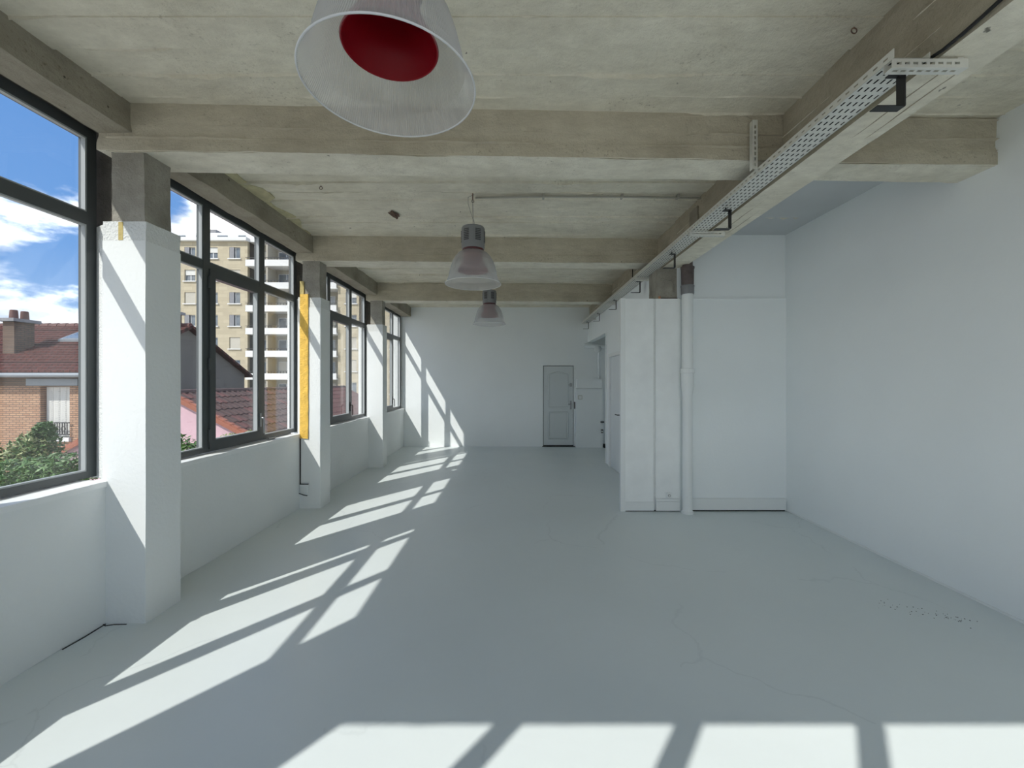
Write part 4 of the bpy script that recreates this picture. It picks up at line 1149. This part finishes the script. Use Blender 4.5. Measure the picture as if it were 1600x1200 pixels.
# tile courses as low steps so that the slope catches light in rows
mb = MB()
nc = 20
for i in range(nc):
    u0 = i / nc; u1 = (i + 1) / nc
    y0_, y1_ = HY0 - ov + (HYR - HY0 + ov) * u0, HY0 - ov + (HYR - HY0 + ov) * u1
    z0_, z1_ = EZ - ov * sl + 0.14 + (RZ - EZ + ov * sl) * u0, EZ - ov * sl + 0.14 + (RZ - EZ + ov * sl) * u1
    mb.prism_x([(y0_, z0_), (y1_, z1_), (y1_, z1_ + 0.01), (y0_, z0_ + 0.05)], HX0 - 0.2, HX1 + 0.25)
build(mb, 'tile_courses', 'roof_small', h, kind='stuff')
build(MB().tube([(HX0, HY0 - ov - 0.05, EZ - 0.16), (HX1 + 0.2, HY0 - ov - 0.05, EZ - 0.16)], 0.085, 10), 'gutter', 'gutter_zinc', h, smooth=60)
build(MB().box(HX0, HX1, HY0 - ov, HY0 + 0.02, EZ - 0.10, EZ - 0.06), 'soffit', 'far_dark', h)
# band of darker brick under the eaves
build(MB().box(HX0, HX1, HY0 - 0.03, HY0 + 0.01, EZ - 0.55, EZ - 0.14), 'eave_band', 'brick_side', h)
build(MB().box(WX0 - 0.45, WX1 + 0.35, HY0 - 0.06, HY0 + 0.1, WZ1 + 0.03, WZ1 + 0.28), 'window_lintel', 'gutter_zinc', h)
build(MB().box(WX0 - 0.06, WX1 + 0.06, HY0 - 0.09, HY0 + 0.2, WZ0 - 0.14, WZ0), 'window_sill', 'stone_white', h)
hw = build(MB().box(WX0, WX1, HY0 + 0.22, HY0 + 0.26, WZ0, WZ1), 'window', 'shutter_white', h)
# folding shutter: four leaves of narrow louvres
for i in range(4):
    a = WX0 + 0.03 + i * (WX1 - WX0 - 0.06) / 4
    b = a + (WX1 - WX0 - 0.06) / 4 - 0.012
    m = MB().box(a, b, HY0 + 0.18, HY0 + 0.215, WZ0 + 0.02, WZ1 - 0.02)
    for k in range(22):
        zz = WZ0 + 0.12 + k * 0.072
        m.box(a + 0.03, b - 0.03, HY0 + 0.165, HY0 + 0.185, zz, zz + 0.035)
    build(m, 'shutter_leaf', 'shutter_white', hw)
# wrought iron rail
m = MB()
for zz in (WZ0 + 0.10, WZ0 + 0.52):
    m.box(WX0 - 0.02, WX1 + 0.08, HY0 - 0.10, HY0 - 0.07, zz, zz + 0.035)
for i in range(13):
    xx = WX0 + i * (WX1 - WX0) / 12
    m.box(xx - 0.011, xx + 0.011, HY0 - 0.095, HY0 - 0.075, WZ0 + 0.10, WZ0 + 0.53)
for i in range(5):
    xx = WX0 + 0.12 + i * 0.2
    m.tube([(xx + 0.08 * math.cos(a), HY0 - 0.085, WZ0 + 0.32 + 0.08 * math.sin(a)) for a in [2 * math.pi * q / 12 for q in range(13)]], 0.012, 5)
build(m, 'iron_rail', 'iron_dark', hw)
# chimney
CX0, CX1, CY0, CY1 = -19.66, -19.22, 16.0, 16.68
ch = build(MB().box(CX0, CX1, CY0, CY1, EZ + 0.2, 3.91), 'chimney', 'brick_side', h)
build(MB().box(CX0 - 0.13, CX1 + 0.13, CY0 - 0.13, CY1 + 0.13, 3.91, 4.03), 'chimney_cap', 'collar_grey', ch)
for yy in (CY0 + 0.17, CY1 - 0.15):
    build(MB().lathe([(0.0, 4.38), (0.09, 4.38), (0.11, 4.36), (0.13, 4.03)], 14, ((CX0 + CX1) / 2, yy, 0)), 'chimney_pot', 'pot_clay', ch, smooth=40)
build(MB().prism_x([(CY0 - 0.15, EZ + 0.32), (CY1 + 0.1, EZ + 0.9), (CY1 + 0.1, EZ + 0.98), (CY0 - 0.15, EZ + 0.42)], CX0 - 0.1, CX1 + 0.1), 'flashing', 'gutter_zinc', ch)
# skylight on the slope
def slope_z(y): return EZ + (y - HY0) * sl + 0.14
m = MB().prism_x([(17.1, slope_z(17.1)), (18.3, slope_z(18.3)), (18.3, slope_z(18.3) + 0.14), (17.1, slope_z(17.1) + 0.14)], -18.75, -17.75)
sk_ = build(m, 'skylight', 'gutter_zinc', h)
m = MB().prism_x([(17.2, slope_z(17.2) + 0.13), (18.2, slope_z(18.2) + 0.13), (18.2, slope_z(18.2) + 0.155), (17.2, slope_z(17.2) + 0.155)], -18.65, -17.85)
build(m, 'skylight_pane', 'far_glass', sk_)
# chimney at the gable end
c2 = build(MB().box(HX1 - 0.9, HX1 - 0.35, HYR - 0.55, HYR + 0.1, RZ - 0.6, RZ + 0.62), 'chimney', 'brick_side', h)
build(MB().box(HX1 - 1.0, HX1 - 0.25, HYR - 0.65, HYR + 0.2, RZ + 0.62, RZ + 0.74), 'chimney_cap', 'collar_grey', c2)
build(MB().lathe([(0.0, 0.4), (0.16, 0.38), (0.16, 0.30), (0.09, 0.28), (0.1, 0.0)], 12, (HX1 - 0.62, HYR - 0.2, RZ + 0.74)), 'chimney_pot', 'iron_dark', c2)

# ---- low outbuilding with interlocking tiles and pink gable
OY0, OY1 = 12.0, 24.6
OXR, OZR = -9.95, 1.24
HWD, PIT = 4.0, 0.534
ob = thing('tiled_outbuilding', (OXR, (OY0 + OY1) / 2, GZ), 'low pink outbuilding with a brown tiled roof outside the second window', 'building')
gab = [(OXR - HWD, GZ), (OXR + HWD, GZ), (OXR + HWD, OZR - PIT * HWD), (OXR, OZR - 0.03), (OXR - HWD, OZR - PIT * HWD)]
build(MB().prism_y(gab, OY0 + 0.10, OY1 - 0.05), 'wall', 'render_pink', ob)
for sgn in (1, -1):
    q = [(OXR, OZR), (OXR + sgn * (HWD + 0.15), OZR - PIT * (HWD + 0.15)), (OXR + sgn * (HWD + 0.15), OZR - PIT * (HWD + 0.15) + 0.03), (OXR, OZR + 0.03)]
    if sgn > 0: q = q[::-1]
    build(MB().prism_y(q, OY0, OY1), 'roof_deck', 'tile_brown', ob)
# one tile: a shallow S profile along y, laid down the slope (local +x is down the slope)
TL, TW = 0.37, 0.27
ang = math.atan(PIT)
prof = []
for i in range(9):
    u = i / 8
    prof.append((u * TW, 0.012 + 0.028 * math.sin(u * math.pi * 2) * (1 if u < .5 else 0.55)))
m = MB()
vs = []
for s_, lift in ((0.0, 0.0), (TL + 0.05, 0.022)):
    for yy, zz in prof:
        vs.append((s_, yy, zz + lift))
    for yy, zz in prof:
        vs.append((s_, yy, zz + lift - 0.016))
fs = []
n9 = 9
for i in range(8):
    fs.append((i, 2 * n9 + i, 2 * n9 + i + 1, i + 1))
    fs.append((2 * n9 + i, 3 * n9 + i, 3 * n9 + i + 1, 2 * n9 + i + 1))
    fs.append((n9 + i, n9 + i + 1, 3 * n9 + i + 1, 3 * n9 + i))
m.add(vs, fs)
tile_me = [m.mesh('roof_tile', 'tile_brown', smooth=40), m.mesh('roof_tile', 'tile_red', smooth=40)]
ncol = int((OY1 - OY0 - 0.05) / TW)
random.seed(8)
rest = MB()
made = 0
for c_ in range(11):
    for r_ in range(ncol):
        px = OXR + 0.02 + c_ * TL * math.cos(ang); pz = OZR + 0.03 - c_ * TL * math.sin(ang)
        py = OY0 + 0.04 + r_ * TW
        if py < OY0 + 0.04 + 27 * TW:
            o = bpy.data.objects.new('roof_tile', tile_me[1 if (random.random() < 0.22 or py > 17.5) else 0])
            COL.objects.link(o); o.parent = ob
            b0 = ORIGIN[ob.name]
            o.location = (px - b0[0], py - b0[1], pz - b0[2])
            o.rotation_euler = (random.uniform(-.01, .01), ang + random.uniform(-0.012, 0.012), random.uniform(-.012, .012))
            made += 1
        else:
            ca, sa = math.cos(ang), math.sin(ang)
            rest.add([(px + ca * v[0] + sa * v[2], py + v[1], pz - sa * v[0] + ca * v[2]) for v in m.v], m.f)
build(rest, 'far_tiles', 'tile_red', ob, kind='stuff', smooth=40)
vt = MB().prism_y([(0, 0), (0.235, -0.0), (0.24, 0.05), (0.0, 0.035)], 0, 0.16)
vt.prism_y([(0, -0.12), (0.235, -0.12), (0.235, 0.0), (0, 0.0)], -0.02, 0.01)
vme = vt.mesh('verge_tile', 'verge_orange')
for sgn in (1, -1):
    for i in range(19):
        o = bpy.data.objects.new('verge_tile', vme); COL.objects.link(o); o.parent = ob
        b0 = ORIGIN[ob.name]
        d = i * 0.225
        if sgn > 0:
            o.location = (OXR + d * math.cos(ang) - b0[0], OY0 - 0.03 - b0[1], OZR + 0.05 - d * math.sin(ang) - b0[2])
            o.rotation_euler = (0, ang, 0)
        else:
            dd = d + 0.235
            o.location = (OXR - dd * math.cos(ang) - b0[0], OY0 - 0.03 - b0[1], OZR + 0.05 - dd * math.sin(ang) - b0[2])
            o.rotation_euler = (0, -ang, 0)
rt0 = build(MB().tube([(OXR, OY0 - 0.02, OZR + 0.03), (OXR, OY0 + 0.38, OZR + 0.03)], [0.09, 0.10], 8), 'ridge_tile', 'tile_brown', ob)
for i in range(1, 31):
    copy_of(rt0, ob, (rt0.location[0], rt0.location[1] + i * 0.40, rt0.location[2]))

# ---- apartment block
AY = 52.0
ab = thing('apartment_block', (-28, AY + 6, GZ), 'tall beige stone apartment block with white balconies seen through the windows', 'building')
ROWS = [17.7 - 2.82 * i for i in range(8)]
ATOP = 19.1
def facade(x0, x1, colx, shut):
    mb = MB()
    ops = [(cx - 0.68, cx + 0.68, r - 0.72, r + 0.70) for cx in colx for r in ROWS]
    mb.holes([x0, x1], [GZ, ATOP], ops, lambda a, b, c, d: mb.box(a, b, AY, AY + 0.4, c, d))
    build(mb, 'stone_wall', 'stone', ab)
    build(MB().box(x0 + 0.05, x1 - 0.05, AY + 0.4, AY + 11, GZ, ATOP), 'core', 'far_dark', ab)
colsL = [-43.3, -40.5, -37.7, -34.9]
colsR = [-20.35, -17.55, -14.75, -11.95]
facade(-44.9, -33.3, colsL, 0)
facade(-22.0, -9.5, colsR, 1)
# window prototypes in local coordinates (origin at the opening's base centre)
def proto(parts):
    out = []
    for nm, mt, mb in parts:
        out.append((nm, mb.mesh(nm, mt)))
    return out
fr_ = MB()
fr_.box(-0.68, -0.62, 0.20, 0.28, 0, 1.42); fr_.box(0.62, 0.68, 0.20, 0.28, 0, 1.42)
fr_.box(-0.62, 0.62, 0.20, 0.28, 0, 0.08); fr_.box(-0.62, 0.62, 0.20, 0.28, 1.34, 1.42); fr_.box(-0.06, 0.06, 0.19, 0.28, 0.08, 1.34)
sill_ = MB().box(-0.82, 0.82, -0.16, 0.25, -0.12, 0.0)
pane_ = MB().box(-0.62, 0.62, 0.235, 0.245, 0.05, 1.37)
shut_ = MB().box(-0.64, 0.64, 0.10, 0.16, 0.0, 1.42)
half_ = MB().box(-0.64, 0.64, 0.12, 0.18, 0.75, 1.42)
for k in range(18):
    shut_.box(-0.62, 0.62, 0.085, 0.10, 0.03 + k * 0.077, 0.075 + k * 0.077)
fme = fr_.mesh('window', 'far_frame'); sme = sill_.mesh('sill', 'stone_white'); pme = pane_.mesh('pane', 'far_glass')
hme = shut_.mesh('shutter', 'shutter_beige'); hhme = half_.mesh('shutter', 'shutter_white')
leafme = MB().box(-0.30, 0.30, -0.03, 0.02, 0.0, 1.42).mesh('shutter', 'collar_grey')
def child(nm, me, parent, loc):
    o = bpy.data.objects.new(nm, me); COL.objects.link(o); o.parent = parent; o.location = loc
    return o
random.seed(21)
AB0 = ORIGIN[ab.name]
for cx in colsL + colsR:
    for r in ROWS:
        w = child('window', fme, ab, (cx - AB0[0], AY - AB0[1], r - 0.72 - AB0[2]))
        child('sill', sme, w, (0, 0, 0)); child('pane', pme, w, (0, 0, 0))
        q = random.random()
        if q < 0.22: child('shutter', hme, w, (0, 0, 0))
        elif q < 0.36: child('shutter', hhme, w, (0, 0, 0))
        if q > 0.30:
            child('shutter', leafme, w, (-0.40, 0.05, 0))
for x0, x1 in ((-44.9, -33.3), (-22.0, -9.5)):
    build(MB().box(x0 - 0.2, x1 + 0.1, AY - 0.45, AY + 11, ATOP, ATOP + 0.42), 'cornice', 'stone_white', ab)
    build(MB().box(x0 + 0.6, x1 - 0.2, AY + 1.2, AY + 10, ATOP + 0.42, ATOP + 1.5), 'attic', 'stone_white', ab)
    for i in range(4):
        xx = x0 + 1.6 + i * 2.7
        build(MB().box(xx, xx + 1.3, AY + 1.14, AY + 1.22, ATOP + 0.55, ATOP + 1.15), 'attic_window', 'far_glass', ab)
build(MB().box(-40.6, -39.4, AY + 3, AY + 4.2, ATOP + 1.5, ATOP + 2.6), 'roof_chimney', 'collar_grey', ab)
build(MB().box(-34.2, -33.2, AY + 1.1, AY + 3, ATOP + 0.4, ATOP + 2.1), 'roof_chimney', 'stone_white', ab)
# balcony bay
BX0, BX1 = -33.3, -22.0
build(MB().box(BX0, BX1, AY + 1.7, AY + 11, GZ, ATOP), 'balcony_wall', 'render_beige', ab)
build(MB().box(BX0 - 0.1, BX1 + 0.1, AY + 0.2, AY + 11, ATOP, ATOP + 0.42), 'cornice', 'stone_white', ab)
for i in range(8):
    zf = 15.92 - 2.82 * i
    b = thing('balcony', ((BX0 + BX1) / 2, AY + 0.7, zf), parent=ab)
    build(MB().box(BX0, BX1, AY - 0.45, AY + 1.75, zf, zf + 0.16), 'slab', 'stone_white', b)
    build(MB().box(BX0 + 0.02, BX1 - 0.02, AY - 0.45, AY - 0.35, zf + 0.16, zf + 0.78), 'parapet', 'stone_white', b)
    m = MB().box(BX0, BX1, AY - 0.42, AY - 0.38, zf + 1.02, zf + 1.07)
    for k in range(30):
        xx = BX0 + 0.2 + k * (BX1 - BX0 - 0.4) / 29
        m.box(xx - 0.02, xx + 0.02, AY - 0.42, AY - 0.38, zf + 0.78, zf + 1.02)
    build(m, 'railing', 'iron_dark', b)
    for k, xx in enumerate((-32.2, -29.3, -26.6, -24.0)):
        wdt = 0.55 if k % 2 == 0 else 0.95
        build(MB().box(xx - wdt, xx + wdt, AY + 1.62, AY + 1.72, zf + 0.18, zf + 2.25), 'balcony_door', 'far_glass' if (k + i) % 3 else 'shutter_beige', b)
        m = MB().box(xx - wdt - 0.06, xx - wdt, AY + 1.6, AY + 1.72, zf + 0.16, zf + 2.3)
        m.box(xx + wdt, xx + wdt + 0.06, AY + 1.6, AY + 1.72, zf + 0.16, zf + 2.3); m.box(xx - wdt, xx + wdt, AY + 1.6, AY + 1.72, zf + 2.25, zf + 2.31); m.box(xx - 0.03, xx + 0.03, AY + 1.6, AY + 1.66, zf + 0.16, zf + 2.25)
        build(m, 'door_surround', 'far_frame', b)
    build(MB().box(-30.75, -30.55, AY - 0.4, AY + 1.7, zf + 0.16, zf + 2.66), 'divider', 'render_beige', b)

# ---- planting
def leaves(clumps, n, size, seed):
    rnd = random.Random(seed)
    m = MB()
    for _ in range(n):
        cx, cy, cz, rx, ry, rz = rnd.choice(clumps)
        d = Vector((rnd.gauss(0, 1), rnd.gauss(0, 1), rnd.gauss(0, 1))).normalized() * (rnd.random() ** 0.4)
        c = Vector((cx + d.x * rx, cy + d.y * ry, cz + d.z * rz))
        s_ = size * rnd.uniform(0.6, 1.3)
        a = Vector((rnd.gauss(0, 1), rnd.gauss(0, 1), rnd.gauss(0, 0.6) - 0.3)).normalized()
        b = a.cross(Vector((rnd.gauss(0, .5), rnd.gauss(0, .5), 1))).normalized()
        nn = a.cross(b)
        m.add([c - a * s_, c + b * s_ * 0.42 + nn * s_ * .12, c + a * s_, c - b * s_ * 0.42 + nn * s_ * .12, c + nn * s_ * -0.02],
              [(0, 1, 4), (1, 2, 4), (2, 3, 4), (3, 0, 4)])
    return m
def bush(name, base, clumps, n, size, mat, label, cat, seed, extra=None):
    t = thing(name, base, label, cat)
    build(leaves(clumps, n, size, seed), 'foliage', mat, t, kind='stuff')
    if extra:
        build(leaves(extra[0], extra[1], size, seed + 5), 'pale_foliage', extra[2], t, kind='stuff')
    rnd = random.Random(seed)
    for c in clumps[:7]:
        mid = ((base[0] + c[0]) / 2 + rnd.uniform(-.1, .1), (base[1] + c[1]) / 2, (base[2] + c[2]) / 2)
        build(MB().tube([base, mid, (c[0], c[1], c[2])], [0.07, 0.04, 0.012], 6), 'branch', 'bark', t, smooth=60)
cl = [(-11.4, 9.2, -0.25, .9, .7, .5), (-10.8, 9.4, -0.3, .8, .7, .5), (-10.0, 9.0, -0.55, .7, .7, .45), (-10.6, 9.3, 0.15, .36, .4, .36), (-10.5, 9.3, 0.50, .16, .2, .2),
      (-9.4, 8.8, -0.70, .6, .6, .4), (-11.0, 9.0, -1.1, 1.3, .8, .6), (-9.6, 8.8, -1.2, 1.1, .8, .6), (-12.2, 9.2, -0.4, .8, .7, .6)]
bush('leafy_tree', (-10.4, 9.2, GZ), cl, 6500, 0.065, 'leaf_mid', 'leafy green tree in front of the brick house', 'tree', 4,
     ([(-11.4, 9.0, -0.05, .8, .6, .35), (-10.7, 9.1, 0.0, .5, .5, .3), (-10.6, 9.2, 0.25, .3, .3, .3)], 600, 'leaf_pale'))
cl = [(-6.75, 6.3, 0.28, .3, .3, .24), (-7.15, 6.4, 0.25, .35, .3, .26), (-7.6, 6.4, 0.15, .4, .3, .3), (-6.6, 6.2, -0.1, .5, .3, .4), (-7.3, 6.3, -0.2, .6, .3, .4)]
bush('round_shrub', (-7.1, 6.3, GZ), cl, 2200, 0.05, 'leaf_mid', 'dense green shrub low in the corner of the nearest window', 'shrub', 14)
cl = [(-5.15, 6.35, 0.50, .35, .3, .28), (-4.85, 6.3, 0.42, .25, .3, .26), (-5.5, 6.4, 0.45, .4, .3, .3), (-4.9, 6.3, 0.05, .5, .3, .4)]
bush('climbing_shrub', (-5.1, 6.3, GZ), cl, 3000, 0.045, 'leaf_mid', 'green shrub in front of the pink wall outside the second window', 'shrub', 6)
cl = [(-4.55, 6.75, 0.66, .28, .15, .10), (-4.25, 6.8, 0.68, .25, .15, .12), (-4.1, 6.8, 0.5, .3, .2, .2)]
bush('pale_shrub', (-4.2, 6.7, GZ), cl, 700, 0.04, 'leaf_pale', 'pale leafed shrub at the roof edge outside the second window', 'shrub', 9)
